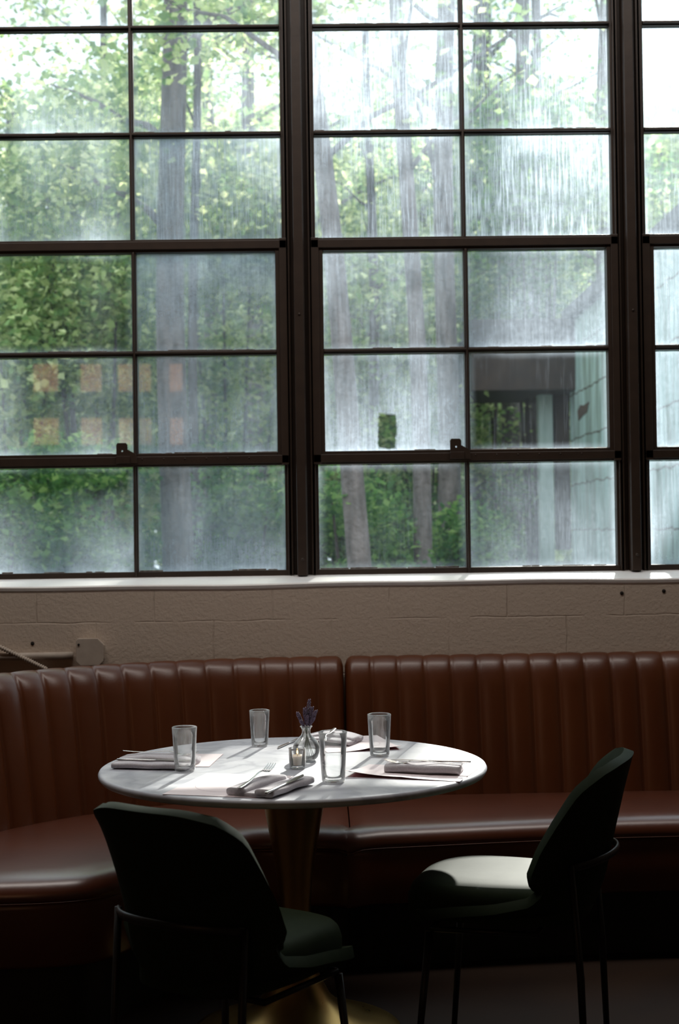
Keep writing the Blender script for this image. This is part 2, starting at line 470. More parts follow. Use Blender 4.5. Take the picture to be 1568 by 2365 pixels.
rp = N(nt, 'ShaderNodeValToRGB'); rp.color_ramp.elements[0].position = .40; rp.color_ramp.elements[0].color = (.38, .36, .30, 1)
rp.color_ramp.elements[1].position = .60; rp.color_ramp.elements[1].color = (1, 1, 1, 1)
L.new(sn.outputs[0], rp.inputs[0])
mx = N(nt, 'ShaderNodeMix', data_type='RGBA', blend_type='MULTIPLY'); mx.inputs[0].default_value = .75
L.new(bk.outputs['Color'], mx.inputs[6]); L.new(rp.outputs[0], mx.inputs[7]); L.new(mx.outputs[2], b.inputs['Base Color'])
b.inputs['Roughness'].default_value = .85
M_FASCIA = mat('dark_brown_fascia', (.055, .036, .030), .7, noise=(6, (.040, .027, .024)), bump=(20, .2, .01))
M_PALE = mat('pale_painted_post', (.50, .60, .58), .7, noise=(6, (.40, .50, .48), (3, 3, .5)), bump=(20, .2, .01))
M_ROOFF = mat('grey_roofing', (.11, .10, .11), .9, noise=(5, (.07, .065, .07)), bump=(20, .4, .01))
M_RUSTP = mat('brown_plaster_patch', (.12, .07, .05), .95, noise=(20, (.07, .045, .035)), bump=(40, .4, .01))

# ------------------------------------------------------------------ room shell
WY, GY = 5.30, 5.50            # inner wall face, glass plane
WX0, WX1 = -2.637, 2.483       # window opening
WZ1 = 3.80
def struct(name, bm, m, label, cat, **kw):
    return tag(obj(name, bm, m, smooth=False, **kw), label, cat, kind='structure')

struct('floor', boxes((-4.6, 3.6, -3.6, 5.62, -.12, 0)), M_FLOOR, 'dark brown floor under the table and chairs', 'floor')
struct('ceiling', boxes((-4.6, 3.6, -3.6, 5.62, 4.3, 4.4)), M_CEIL, 'dark painted ceiling above the dining room', 'ceiling')
bm = boxes((-4.6, 3.6, WY, 5.62, 0, 1.19), (-4.6, 3.6, WY, 5.62, WZ1, 4.3), (-4.6, WX0, WY, 5.62, 1.19, WZ1), (WX1, 3.6, WY, 5.62, 1.19, WZ1))
struct('wall_window', bm, M_WALL, 'cream painted block wall below the steel windows', 'wall')
struct('wall_left', boxes((-4.75, -4.6, -3.6, 5.62, 0, 4.3)), M_ROOM, 'plain plaster side wall left of the dining room', 'wall')
struct('wall_right', boxes((3.6, 3.75, -3.6, 5.62, 0, 4.3)), M_ROOM, 'plain plaster side wall right of the dining room', 'wall')
struct('wall_back', boxes((-4.6, 3.6, -3.75, -3.6, 0, 4.3)), M_ROOM, 'plain plaster wall facing the windows', 'wall')

# invented shallow housing for the added fill light, high above the frame
rt = tag(empty('added_fill_housing', (-.4, 4.2, 4.3)), 'long shallow housing invented for the added fill light over the booth, out of frame', 'ceiling light')
obj('housing', boxes((-2.6, 2.6, -.30, .30, -.012, 0), (-2.6, 2.6, -.30, -.27, -.05, -.012), (-2.6, 2.6, .27, .30, -.05, -.012)), M_BLACK, rt, smooth=False, bevel=.003)

# sill: gently sloped and slightly wavy masonry ledge
random.seed(3)
pts = []
nx = 120
for i in range(nx + 1):
    x = WX0 + (WX1 - WX0) * i / nx
    w = .0022 * math.sin(x * 3.1) + .0016 * math.sin(x * 8.3 + 1)
    pts.append([(x, WY - .003, 1.189 + w), (x, WY - .005, 1.199 + w), (x, WY - .001, 1.204 + w), (x, WY + .008, 1.2065 + w), (x, GY - .02, 1.227), (x, GY + .07, 1.228), (x, GY + .07, 1.15), (x, WY + .02, 1.15), (x, WY - .003, 1.189 + w)])
struct('trim_1', grid(pts), M_SILL, 'white painted sloping window sill running under all the windows', 'window sill')
bm = None

# ------------------------------------------------------------------ steel windows
ZR = [1.228, 1.676, 2.088, 2.502, 2.935, 3.350, 3.765]
PITCHX = 1.28
CX0 = -1.997
# dirt per column (two per window) and row, bottom row first: (film, runs, gather)
DIRT = {
 0: [[(.4, .1, .3)] * 6, [(.4, .1, .3)] * 6],
 1: [[(.22, .02, .10), (.26, .04, .42), (.06, .02, .5), (.42, .06, .45), (.36, .12, .30), (.30, .08, .4)],
     [(.40, .05, .30), (.44, .07, .38), (.56, .05, .74), (.62, .30, .60), (.30, .14, .42), (.20, .05, .5)]],
 2: [[(.04, .03, .45), (.44, .12, .38), (.26, .08, .66), (.36, .35, .60), (.48, .35, .48), (.36, .2, .4)],
     [(.19, .04, .36), (.0, .05, .53), (.38, .08, .44), (.46, .55, .58), (.36, .36, .42), (.36, .3, .4)]],
 3: [[(.34, .1, .40), (.34, .12, .48), (.36, .15, .55), (.34, .22, .5), (.72, .25, .5), (.75, .2, .5)],
     [(.46, .1, .45), (.46, .12, .50), (.5, .15, .6), (.40, .22, .5), (.7, .25, .5), (.8, .2, .5)]],
}


def make_window(i, name, label):
    cx = CX0 + PITCHX * i
    xl, xr = cx - .575, cx + .575          # outer pane edges of the fixed lights
    root = empty(name, (cx, GY, 1.228))
    tag(root, label, 'window', kind='structure')
    inv = Matrix.Translation((-cx, -GY, -1.228))
    def W(bm): bm.transform(inv); return bm
    y0, y1 = GY - .022, GY + .018
    # fixed outer frame
    bm = boxes((xl - .012, xl, y0, y1, ZR[0], ZR[6]), (xr, xr + .012, y0, y1, ZR[0], ZR[6]),
               (xl - .012, xr + .012, y0 - .004, y1, ZR[0] - .004, ZR[0] + .020),
               (xl - .012, xr + .012, y0 - .004, y1, ZR[6] - .02, ZR[6] + .04),
               (xl - .03, xl - .010, y0 - .012, y0 + .008, ZR[0], ZR[6]), (xr + .010, xr + .03, y0 - .012, y0 + .008, ZR[0], ZR[6]))
    obj('outer_frame', W(bm), M_STEEL_SASH, root, smooth=False, bevel=.002)
    # muntins of the fixed lights
    t = .0088
    bm = bmesh.new()
    for za, zb in ((ZR[0], ZR[1]), (ZR[3], ZR[6])):
        box(bm, cx - t, cx + t, y0, GY + .01, za, zb)
        box(bm, cx - t * .45, cx + t * .45, y0 - .014, y0, za, zb)
    for z in (ZR[4], ZR[5]):
        box(bm, xl, xr, y0 + .001, GY + .011, z - .0095, z + .0095)
        box(bm, xl, xr, y0 - .013, y0 + .001, z - .004, z + .004)
    obj('muntin', W(bm), M_STEEL_SASH, root, smooth=False, bevel=.0015)
    # projecting vent with its own frame
    vl, vr = xl + .028, xr - .026
    yv0, yv1 = GY - .034, GY + .012
    bm = boxes((xl - .018, vl, yv0, yv1, ZR[1] - .024, ZR[3] + .024), (vr, xr + .018, yv0, yv1, ZR[1] - .024, ZR[3] + .024),
               (vl, vr, yv0, yv1, ZR[1] - .024, ZR[1] + .026), (vl, vr, yv0, yv1, ZR[3] - .026, ZR[3] + .024),
               (xl - .018, xr + .018, yv0 - .007, yv0, ZR[3] - .016, ZR[3] + .016),
               (xl - .018, xr + .018, yv0 - .007, yv0, ZR[1] - .018, ZR[1] + .014),
               (xl - .018, xl + .012, yv0 - .007, yv0, ZR[1] - .024, ZR[3] + .024), (xr - .010, xr + .018, yv0 - .007, yv0, ZR[1] - .024, ZR[3] + .024))
    vent = obj('vent_sash', W(bm), M_STEEL_SASH, root, smooth=False, bevel=.002)
    bm = boxes((cx + .004 - t, cx + .004 + t, yv0 + .004, GY + .008, ZR[1] + .026, ZR[3] - .026), (vl, vr, yv0 + .005, GY + .009, ZR[2] - .0095, ZR[2] + .0095),
               (vl, vr, yv0 - .006, yv0 + .005, ZR[2] - .004, ZR[2] + .004), (cx + .004 - t * .45, cx + .004 + t * .45, yv0 - .007, yv0 + .004, ZR[1] + .026, ZR[3] - .026))
    obj('vent_muntin', W(bm), M_STEEL_SASH, vent, smooth=False, bevel=.0015)
    # latch: pierced plate with a sloping tail
    bm = bmesh.new()
    lx, lz = cx - .045, ZR[1] + .038
    pr = [(-.023, -.050), (-.023, .022), (-.018, .029), (.014, .029), (.020, .022), (.020, .004), (.052, -.014), (.058, -.050)]
    hole = [(.0035 * math.cos(a), .0035 * math.sin(a) - .002) for a in [2 * math.pi * k / 12 for k in range(12)]]
    def pl(yy): return [bm.verts.new((lx + a, yy, lz + b_)) for a, b_ in pr], [bm.verts.new((lx + a, yy, lz + b_)) for a, b_ in hole]
    fo, fh = pl(yv0 - .016); bo, bh = pl(yv0 - .010)
    for a, b_ in ((fo, bo), (fh, bh)):
        n_ = len(a)
        for k in range(n_): bm.faces.new((a[k], a[(k + 1) % n_], b_[(k + 1) % n_], b_[k]))
    for o_, h_ in ((fo, fh), (bo, bh)):
        es = [bm.edges.get((q[k], q[(k + 1) % len(q)])) for q in (o_, h_) for k in range(len(q))]
        bmesh.ops.triangle_fill(bm, edges=es, use_beauty=True)
    box(bm, lx - .023, lx + .030, yv0 - .024, yv0 - .007, lz - .050, lz - .022)
    obj('latch', W(bm), M_STEEL_SASH, vent, smooth=False, bevel=.001)
    # rivets along the lower rail
    bm = bmesh.new()
    for k in range(6):
        x = cx + .03 + k * .082
        mt = Matrix.Translation((x, yv0 - .007, ZR[1] + .004)) @ Matrix.Rotation(R(90), 4, 'X')
        q = lathe([(.0035, 0), (.0028, .0018), (0, .0026)], 10)
        q.transform(mt)
        me_ = bpy.data.meshes.new('t'); q.to_mesh(me_); q.free(); bm.from_mesh(me_); bpy.data.meshes.remove(me_)
    obj('rivet_row', W(bm), M_STEEL_SASH, vent)
    # crumbly putty beads at the foot of each pane
    random.seed(50 + i)
    bm = bmesh.new()
    for r_ in range(6):
        for c_ in range(2):
            xa, xb = pane_rect(cx, xl, xr, vl, vr, c_, r_)[:2]
            za = pane_rect(cx, xl, xr, vl, vr, c_, r_)[2]
            x = xa + .003
            while x < xb - .02:
                Lh = random.uniform(.02, .11)
                if random.random() < .62:
                    h_ = random.uniform(.002, .0055)
                    x2 = min(x + Lh, xb - .003)
                    box(bm, x, x2, GY - .012, GY - .0015, za - .001, za + h_)
                x += Lh + random.uniform(0, .015)
    obj('putty_bead', W(bm), M_PUTTY, root, smooth=False, bevel=.001)
    # panes: one mesh per window, uv and dirt levels per pane
    vs, fs, uvs, cols = [], [], [], []
    NS = 1
    for c_ in range(2):
        for r_ in range(6):
            xa, xb, za, zb = pane_rect(cx, xl, xr, vl, vr, c_, r_)
            d = DIRT[i][c_][r_]
            k = len(vs)
            yy = GY + (.0 if r_ not in (1, 2) else -.004)
            vs += [(xa - .004 - cx, yy - GY, za - .004 - 1.228), (xb + .004 - cx, yy - GY, za - .004 - 1.228), (xb + .004 - cx, yy - GY, zb + .004 - 1.228), (xa - .004 - cx, yy - GY, zb + .004 - 1.228)]
            fs.append((k, k + 1, k + 2, k + 3)); uvs += [(0, 0), (1, 0), (1, 1), (0, 1)]; cols += [d] * 4
    me = bpy.data.meshes.new('glass'); me.from_pydata(vs, [], fs)
    me.color_attributes.new('dirt', 'FLOAT_COLOR', 'CORNER'); me.uv_layers.new(name='UVMap')
    for k in range(len(uvs)): me.uv_layers['UVMap'].data[k].uv = uvs[k]
    for k in range(len(uvs)): me.color_attributes['dirt'].data[k].color = (*cols[k], 1)
    me.materials.append(M_PANE)
    g = bpy.data.objects.new('glass', me); COL.objects.link(g); g.parent = root
    return root


def pane_rect(cx, xl, xr, vl, vr, c_, r_):
    vent = r_ in (1, 2)
    mid = cx + (.004 if vent else 0)
    a, b = ((vl if vent else xl), mid - .0088) if c_ == 0 else (mid + .0088, (vr if vent else xr))
    lo = {0: ZR[0] + .02, 1: ZR[1] + .026, 2: ZR[2] + .0095, 3: ZR[3] + .024, 4: ZR[4] + .0095, 5: ZR[5] + .0095}[r_]
    hi = {0: ZR[1] - .024, 1: ZR[2] - .0095, 2: ZR[3] - .026, 3: ZR[4] - .0095, 4: ZR[5] - .0095, 5: ZR[6] - .02}[r_]
    return a, b, lo, hi


WL = ['steel sash window at the far left, beyond the frame of the photo', 'left steel sash window with hazy panes before the thick grey trunk',
      'middle steel sash window with a wiped clear patch and a view of the dark eave', 'right steel sash window with milky white panes, cut by the photo edge']
for i in range(4):
    make_window(i, 'window_%d' % (i + 1), WL[i])

# mullions between the units
ML = ['outermost left', 'leftmost hidden', 'left', 'right', 'outermost right']
for i, lab in enumerate(('brown steel mullion post at the far left end of the windows', 'brown steel mullion post left of the left window',
                         'brown steel mullion post between the left and middle windows', 'brown steel mullion post between the middle and right windows',
                         'brown steel mullion post at the far right end of the windows')):
    x = CX0 - .64 + PITCHX * i
    bm = boxes((-.048, .048, -.006, .06, 0, 2.575), (-.020, .020, -.060, -.006, 0, 2.575), (-.019, .017, -.072, -.058, 0, 2.575),
               (-.052, -.040, -.034, -.006, 0, 2.575), (.040, .052, -.034, -.006, 0, 2.575))
    o = tag(obj('trim_%d' % (i + 2), bm, M_STEEL_SASH, smooth=False, bevel=.0025, loc=(x, GY, 1.226)), lab, 'window mullion', kind='structure')
    bm = lathe([(.006, 0), (.005, .003), (0, .004)], 12); bm.transform(Matrix.Rotation(R(90), 4, 'X'))
    obj('bolt', bm, M_STEEL_SASH, o, loc=(0, -.072, .062))
    bm = lathe([(.005, 0), (.004, .003), (0, .004)], 12); bm.transform(Matrix.Rotation(R(90), 4, 'X'))
    obj('bolt', bm, M_STEEL_SASH, o, loc=(0, -.072, 1.0))

# ------------------------------------------------------------------ wall details
px = at_depth(0, 1512, WY - .016)
bm = tube(bmesh.new(), [(-1.9, WY - .016, .945), (-1.5, WY - .016, .947), (-.93, WY - .016, .947)], .0135, 14)
tag(obj('conduit_pipe', bm, M_PIPE), 'cream painted conduit pipe along the wall left of the junction box', 'pipe')
bx = at_depth(207, 1506, WY - .05)
rt = empty('junction_box', (bx.x, WY, bx.z))
tag(rt, 'cream octagonal junction box cover on the block wall behind the booth', 'junction box')
def octa(w, h, c, y0, y1):
    bm = bmesh.new()
    pr = [(-w + c, -h), (w - c, -h), (w, -h + c), (w, h - c * 1.3), (w - c * 1.3, h), (-w + .008, h), (-w, h - .008), (-w, -h + c)]
    a = [bm.verts.new((p[0], y0, p[1])) for p in pr]; b_ = [bm.verts.new((p[0], y1, p[1])) for p in pr]
    for k in range(8): bm.faces.new((a[k], a[(k + 1) % 8], b_[(k + 1) % 8], b_[k]))
    bm.faces.new(a); bm.faces.new(b_[::-1])
    return bm
obj('cover_plate', octa(.050, .050, .016, -.050, -.044), M_PIPE, rt, smooth=False, bevel=.0015)
obj('box_body', octa(.047, .046, .018, -.044, 0), M_PIPE, rt, smooth=False, bevel=.002)
bm = lathe([(.0042, 0), (.0042, .003), (0, .003)], 14); bm.transform(Matrix.Rotation(R(90), 4, 'X'))
obj('screw_hole', bm, M_HOLE, rt, loc=(-.040, -.0495, .028))
# flexible conduit, corrugated
p0, p1, p2 = Vector((-1.42, WY - .03, 1.09)), at_depth(14, 1494, WY - .034), at_depth(70, 1534, WY - .03)
pts, rr = [], []
for k in range(181):
    t = k / 180
    p = (1 - t) ** 2 * p0 + 2 * t * (1 - t) * (p1 + Vector((-.02, 0, .0))) + t * t * (p2 + Vector((.06, 0, -.02)))
    pts.append(p); rr.append(.0098 if k % 4 < 2 else .0062)
tag(obj('flexible_conduit', tube(bmesh.new(), pts, rr, 12), M_PIPE), 'ribbed flexible conduit dipping behind the left end of the booth', 'flexible conduit')
for (hx, hy, lab) in ((1436, 1370, 'dark drilled hole in the wall under the sill, left of the two'), (1533, 1365, 'dark drilled hole in the wall under the sill, right of the two'), (75, 1486, 'small dark drilled hole in the wall above the conduit pipe')):
    p = at_depth(hx, hy, WY)
    bm = lathe([(.0075, -.001), (.0065, .0018), (0, .0018)], 14); bm.transform(Matrix.Rotation(R(90), 4, 'X'))
    o = tag(obj('wall_anchor_hole', bm, M_HOLE, loc=(p.x, WY - .0005, p.z)), lab, 'wall hole')
    o.name = 'wall_anchor_hole'

# wall lights on the back wall (seen mirrored in the left window)
for k, (lx, wd) in enumerate(((97, .25), (203, .21), (305, .33), (402, .13))):
    a = at_depth(lx, 870, 14.35); b_ = at_depth(lx, 992, 14.35)
    lab = ('leftmost', 'second from left', 'widest, third from left', 'narrowest, rightmost')[k]
    rt = empty('wall_light', (a.x, -3.6, (a.z + b_.z) / 2))
    tag(rt, 'warm two-lobed wall light mirrored in the left window, %s of the row' % lab, 'wall light', 'wall lights on the back wall')
    obj('back_plate', boxes((-wd / 2 - .01, wd / 2 + .01, 0, .03, -.62, .62)), M_ROOM, rt, smooth=False, bevel=.004)
    h = (a.z - b_.z) / 2
    obj('glass_shade', boxes((-wd / 2, wd / 2, .03, .07, h - .13, h + .15)), M_LAMP, rt, smooth=False, bevel=.01)
    obj('glass_shade', boxes((-wd / 2, wd / 2, .03, .07, -h - .14, -h + .13)), M_LAMP, rt, smooth=False, bevel=.01)

# ------------------------------------------------------------------ booth
def catmull(pts, step=.01):
    P = [Vector((p[0], p[1], 0)) for p in pts]
    P = [2 * P[0] - P[1]] + P + [2 * P[-1] - P[-2]]
    out = []
    for i in range(1, len(P) - 2):
        for k in range(24):
            t = k / 24
            a, b_, c_, d = P[i - 1], P[i], P[i + 1], P[i + 2]
            out.append(.5 * ((2 * b_) + (c_ - a) * t + (2 * a - 5 * b_ + 4 * c_ - d) * t * t + (3 * b_ - a - 3 * c_ + d) * t ** 3))
    out.append(P[-2])
    return out


def resample(pts, n):
    L_ = [0]
    for a, b_ in zip(pts, pts[1:]): L_.append(L_[-1] + (b_ - a).length)
    tot = L_[-1]; out = []; j = 0
    for i in range(n + 1):
        s = tot * i / n
        while j < len(pts) - 2 and L_[j + 1] < s: j += 1
        t = (s - L_[j]) / max(1e-9, L_[j + 1] - L_[j])
        out.append(pts[j].lerp(pts[j + 1], min(1, t)))
    return out, tot


def backrest(name, path, root, chan=.0965):
    """path ordered with the room on its left... normal n points away from the room"""
    pts, tot = resample(catmull(path), 10)
    nch = round(tot / chan)
    sub = 14
    pts, tot = resample(catmull(path), nch * sub)
    prof = [(-.005, .40), (0, .46), (.014, .56), (.030, .66), (.046, .75), (.060, .82), (.071, .865), (.086, .898), (.104, .920), (.124, .930), (.144, .928), (.160, .914), (.167, .88), (.167, .60), (.167, .40)]
    rows = []
    for i, p in enumerate(pts):
        a = pts[max(0, i - 1)]; b_ = pts[min(len(pts) - 1, i + 1)]
        t = (b_ - a).normalized(); n = Vector((-t.y, t.x, 0))
        if n.y < -.2 or (abs(n.y) < .2 and n.x > 0): n = -n
        ph = (i % sub) / sub
        puff = .0165 * (math.sin(math.pi * ph) ** .45 if ph > 0 else 0) - .004
        d0 = min(i, len(pts) - 1 - i) / sub * chan
        e = 0
        if d0 < .030: e = .030 * (1 - math.sqrt(max(0, 1 - (1 - d0 / .030) ** 2)))
        row = []
        for j, (o_, z) in enumerate(prof):
            pa, pb = prof[max(0, j - 1)], prof[min(len(prof) - 1, j + 1)]
            to, tz = pb[0] - pa[0], pb[1] - pa[1]; ll = math.hypot(to, tz)
            no, nz = -tz / ll, to / ll          # towards the room / up
            k = puff * (1, 1, 1, 1, 1, 1, 1, .8, .55, .35, .25, .1, 0, 0, 0)[j]
            kk = o_ + no * k + (e * .8 if j < 8 else (0 if j > 10 else e * .3))
            zz = z + nz * k - (e if 6 <= j <= 11 else 0)
            row.append((p.x + n.x * kk, p.y + n.y * kk, zz))
        rows.append(row)
    v, f = grid(rows)
    nj = len(prof)
    f.append(tuple(range(nj))); f.append(tuple(reversed([(len(rows) - 1) * nj + j for j in range(nj)])))
    me = obj(name, (v, f), M_LEATHER, root)
    return me


def seat(front, back, root, n=90, ends=(1, 1)):
    Fp, _ = resample(catmull(front), n); Bp, _ = resample(catmull(back), n)
    rows, frow, prow = [], [], []
    for i in range(n + 1):
        a, b_ = Fp[i], Bp[i]
        d = (b_ - a); ln = d.length; d.normalize()
        p = Fp[max(0, i - 1)]; q = Fp[min(n, i + 1)]
        t = (q - p).normalized(); nn_ = Vector((-t.y, t.x, 0))
        if nn_.dot(d) < 0: nn_ = -nn_
        x0 = (Fp[i] - Fp[0]).length; x1 = (Fp[i] - Fp[-1]).length
        e = 0
        if ends[0] and x0 < .045: e = max(e, .022 * (1 - x0 / .045) ** 2)
        if ends[1] and x1 < .045: e = max(e, .022 * (1 - x1 / .045) ** 2)
        row = []
        for s_, z in ((1.03, .435), (.9, .452), (.7, .462), (.5, .466), (.3, .466), (.17, .463)):
            pp = a + d * ln * s_; row.append((pp.x, pp.y, z - e * .6))
        for o_, z in ((.055, .459), (.035, .453), (.018, .443), (.006, .429), (0, .412), (.004, .400), (.012, .395)):
            pp = a + nn_ * (o_ + e); row.append((pp.x, pp.y, z - e * .7))
        rows.append(row)
        fr = []
        for o_, z in ((.016, .400), (.007, .392), (.006, .38), (.004, .32), (.006, .235), (.012, .222), (.03, .217), (.10, .217)):
            pp = a + nn_ * (o_ + e * .6); fr.append((pp.x, pp.y, z))
        frow.append(fr)
        pr = []
        for o_, z in ((.11, .23), (.10, .217), (.10, .001), (.12, .0)):
            pp = a + nn_ * o_; pr.append((pp.x, pp.y, z))
        prow.append(pr)
    cush = obj('seat_cushion', grid(rows), M_LEATHER_SEAT, root)
    obj('front_panel', grid(frow), M_LEATHER, root)
    obj('plinth', grid(prow), M_PLINTH, root, smooth=False)
    # piping seam
    bm = tube(bmesh.new(), [(r_[-3][0], r_[-3][1], r_[-3][2] - .013) for r_ in rows], .0016, 8)
    obj('piping', bm, M_LEATHER, cush)


SEAM = .074
LB = [(SEAM - .002, 5.125), (-.15, 5.12), (-.38, 5.085), (-.60, 5.005), (-.79, 4.895), (-.94, 4.765), (-1.065, 4.61), (-1.19, 4.38), (-1.27, 4.12), (-1.30, 3.86)]
LF = [(SEAM - .002, 4.415), (0, 4.445), (-.12, 4.455), (-.25, 4.445), (-.38, 4.33), (-.49, 4.13), (-.56, 3.99), (-.64, 3.90), (-.76, 3.862), (-.95, 3.852), (-1.29, 3.85)]
RB = [(SEAM + .002, 5.122), (.6, 5.124), (1.4, 5.128), (2.2, 5.13), (2.9, 5.13)]
RF = [(SEAM + .002, 4.41), (.14, 4.452), (.30, 4.478), (.6, 4.52), (.95, 4.555), (1.4, 4.565), (2.2, 4.57), (2.9, 4.57)]
rt = tag(empty('booth_bench'), 'left cognac leather channel-back booth bench curving round towards the camera', 'booth bench', 'channel-back booth benches')
backrest('backrest', LB, rt)
# pair front and back along the curved corner
bp_ = [(SEAM - .002, 5.125), (-.12, 5.12), (-.26, 5.105), (-.42, 5.07), (-.60, 5.005), (-.77, 4.905), (-.90, 4.80), (-1.0, 4.69), (-1.12, 4.52), (-1.22, 4.28), (-1.27, 4.10)]
seat(LF, bp_, rt, 110, (1, 0))
rt = tag(empty('booth_bench'), 'right cognac leather channel-back booth bench running straight along the wall', 'booth bench', 'channel-back booth benches')
backrest('backrest', RB, rt, .0962)
seat(RF, RB, rt, 110, (1, 0))

# ------------------------------------------------------------------ table
TC = Vector((-.090, 3.972, 0)); TR = .537; TZ = .745
rt = empty('pedestal_table', (TC.x, TC.y, 0))
tag(rt, 'round grey marble table on a brass trumpet pedestal in front of the booth', 'table')
pr = [(0, TZ - .024), (TR - .03, TZ - .024), (TR - .006, TZ - .021), (TR - .001, TZ - .014), (TR, TZ - .008), (TR - .003, TZ - .002), (TR - .008, TZ), (TR - .014, TZ), (TR - .05, TZ), (0, TZ)]
obj('tabletop', lathe(pr, 160), M_MARBLE, rt, smooth=True)
pr = [(0, .719), (.112, .719), (.104, .700), (.090, .655), (.074, .58), (.060, .50), (.050, .43), (.044, .37), (.042, .32), (.044, .27), (.052, .21), (.068, .155), (.095, .105), (.135, .065), (.185, .038), (.235, .022), (.275, .013), (.292, .009), (.294, 0), (0, 0)]
obj('trumpet_pedestal', lathe(pr[::-1], 96), M_BRASS, rt)

# ------------------------------------------------------------------ things on the table
def on_table(px, py, z=TZ):
    p = at_height(px, py, z); return Vector((p.x, p.y, z))


def tumbler_mesh():
    H, rb, rtp = .118, .0270, .0335
    def ro(z): return rb + (rtp - rb) * (z / H)
    pr = [(0, .0015), (rb - .006, .0), (rb - .001, .002)] + [(ro(z), z) for z in (.006, .02, .04, .06, .08, .10, .114)] + [(rtp + .0003, H - .001), (rtp - .0012, H + .0005), (rtp - .0026, H - .001)] \
        + [(ro(z) - .0026, z) for z in (.10, .08, .06, .04, .02)] + [(rb - .004, .013), (rb - .010, .0105), (0, .010)]
    return lathe(pr, 48)


TUMB = [((427, 1781), 1.02, 'empty glass tumbler at the left setting, in front of the folded napkin'),
        ((600, 1723), .92, 'empty glass tumbler at the back of the table, left of the lavender vase'),
        ((770, 1806), 1.10, 'bright sunlit glass tumbler nearest the viewer, right of the candle'),
        ((877, 1746), 1.02, 'empty glass tumbler behind the right setting, half dark against the booth')]
first = None
for (p, s, lab) in TUMB:
    q = on_table(*p)
    if first is None:
        o = obj('glass_tumbler', tumbler_mesh(), M_GLASS); first = o
    else:
        o = first.copy(); COL.objects.link(o)
    o.location = q; o.scale = (s, s, s)
    tag(o, lab, 'glass', 'glass tumblers on the table')

# placemats: letter-size menu sheets with a printed ring, red on the back, corners lifting
def placemat(center, ang, w, h, lab, lift=()):
    nx_, ny_ = 14, 18
    rt = empty('paper_placemat', (center[0], center[1], TZ + .0006), ang)
    tag(rt, lab, 'placemat', 'paper placemats on the table')
    def zz(u, v):
        z = 0
        for (cu, cv, r_, hh) in lift:
            d = math.hypot((u - cu) * w, (v - cv) * h)
            if d < r_: z += hh * (1 - d / r_) ** 2
        return z
    for nm, off, m_ in (('printed_face', .0007, M_PAPER), ('red_backing', .0002, M_RED)):
        rows = [[((i / nx_ - .5) * w, (j / ny_ - .5) * h, zz(i / nx_, j / ny_) + off) for j in range(ny_ + 1)] for i in range(nx_ + 1)]
        obj(nm, grid(rows), m_, rt)
    # printed ring
    bm = bmesh.new()
    r_, n_ = min(w, h) * .36, 64
    a, b_ = [], []
    for k in range(n_):
        t = 2 * math.pi * k / n_
        for lst, rr_ in ((a, r_), (b_, r_ - .0012)):
            x, y = rr_ * math.cos(t), rr_ * math.sin(t) * 1.15
            lst.append(bm.verts.new((x, y, zz(x / w + .5, y / h + .5) + .0010)))
    for k in range(n_): bm.faces.new((a[k], a[(k + 1) % n_], b_[(k + 1) % n_], b_[k]))
    obj('printed_ring', bm, M_INK, rt)
    return rt


placemat((-.445, 4.075), R(-6), .27, .225, 'pale pink paper placemat at the left setting, half under a napkin')
placemat((-.245, 3.660), R(-16), .245, .315, 'pale pink paper placemat at the front setting, under the upright fork')
placemat((.232, 3.800), R(-20), .31, .20, 'white paper placemat at the right setting with a red lifted front edge', lift=((0, 0, .20, .016), (.5, 0, .16, .004)))
placemat((.085, 4.335), R(12), .225, .30, 'pale paper placemat at the back of the table behind the tumblers', lift=((1, 0, .14, .010), (.6, 0, .1, .008)))


def napkin(loc, ang, Lh, W_, T, lab, valley=0., layers=3, z=TZ + .0018, lobe=None):
    """folded linen: rounded fold on the near side, stacked layers showing at the ends and far side"""
    rt = empty('linen_napkin', (loc[0], loc[1], z), ang)
    tag(rt, lab, 'napkin', 'folded grey napkins on the table')
    random.seed(int(abs(loc[0] * 1000)))
    t = T / layers
    def sheet(nm, wid, y0_, zc0, th, bow):
        rows = []
        nl = 26
        for i in range(nl + 1):
            s_ = i / nl; x = (s_ - .5) * Lh
            row = []
            na = 28
            for k in range(na):
                a = 2 * math.pi * k / na
                cy_ = math.copysign(abs(math.cos(a)) ** .35, math.cos(a)); sz_ = math.copysign(abs(math.sin(a)) ** .8, math.sin(a))
                y = y0_ + cy_ * wid / 2; zz_ = zc0 + sz_ * th / 2
                v_ = valley * T * math.exp(-((y - y0_) / (wid * .13)) ** 2) * (1 if sz_ > 0 else 0)
                zz_ += -v_ + bow * math.sin(math.pi * s_) + .0008 * math.sin(x * 60 + y * 40 + zc0 * 900)
                y += .0012 * math.sin(x * 45 + zc0 * 700)
                row.append((x, y, max(zz_, .0003)))
            row.append(row[0])
            rows.append(row)
        v, f = grid(rows)
        nj = 29
        f.append(tuple(range(nj - 1))); f.append(tuple((len(rows) - 1) * nj + k for k in range(nj - 1)))
        bm = bmesh.new()
        vv = [bm.verts.new(p) for p in v]
        for q in f:
            try: bm.faces.new([vv[k] for k in q])
            except ValueError: pass
        bmesh.ops.remove_doubles(bm, verts=bm.verts, dist=1e-6)
        return obj(nm, bm, M_NAPKIN, rt)
    if lobe is None:
        for k in range(layers):
            sheet('folded_layer', W_ - .004 * k, .002 * k * (-1) ** k, t * (k + .5), t * 1.05, 0)
    else:
        for k, (yo, wd, zc, th, bow) in enumerate(lobe):
            sheet('folded_layer', wd, yo, zc, th, bow)
    return rt


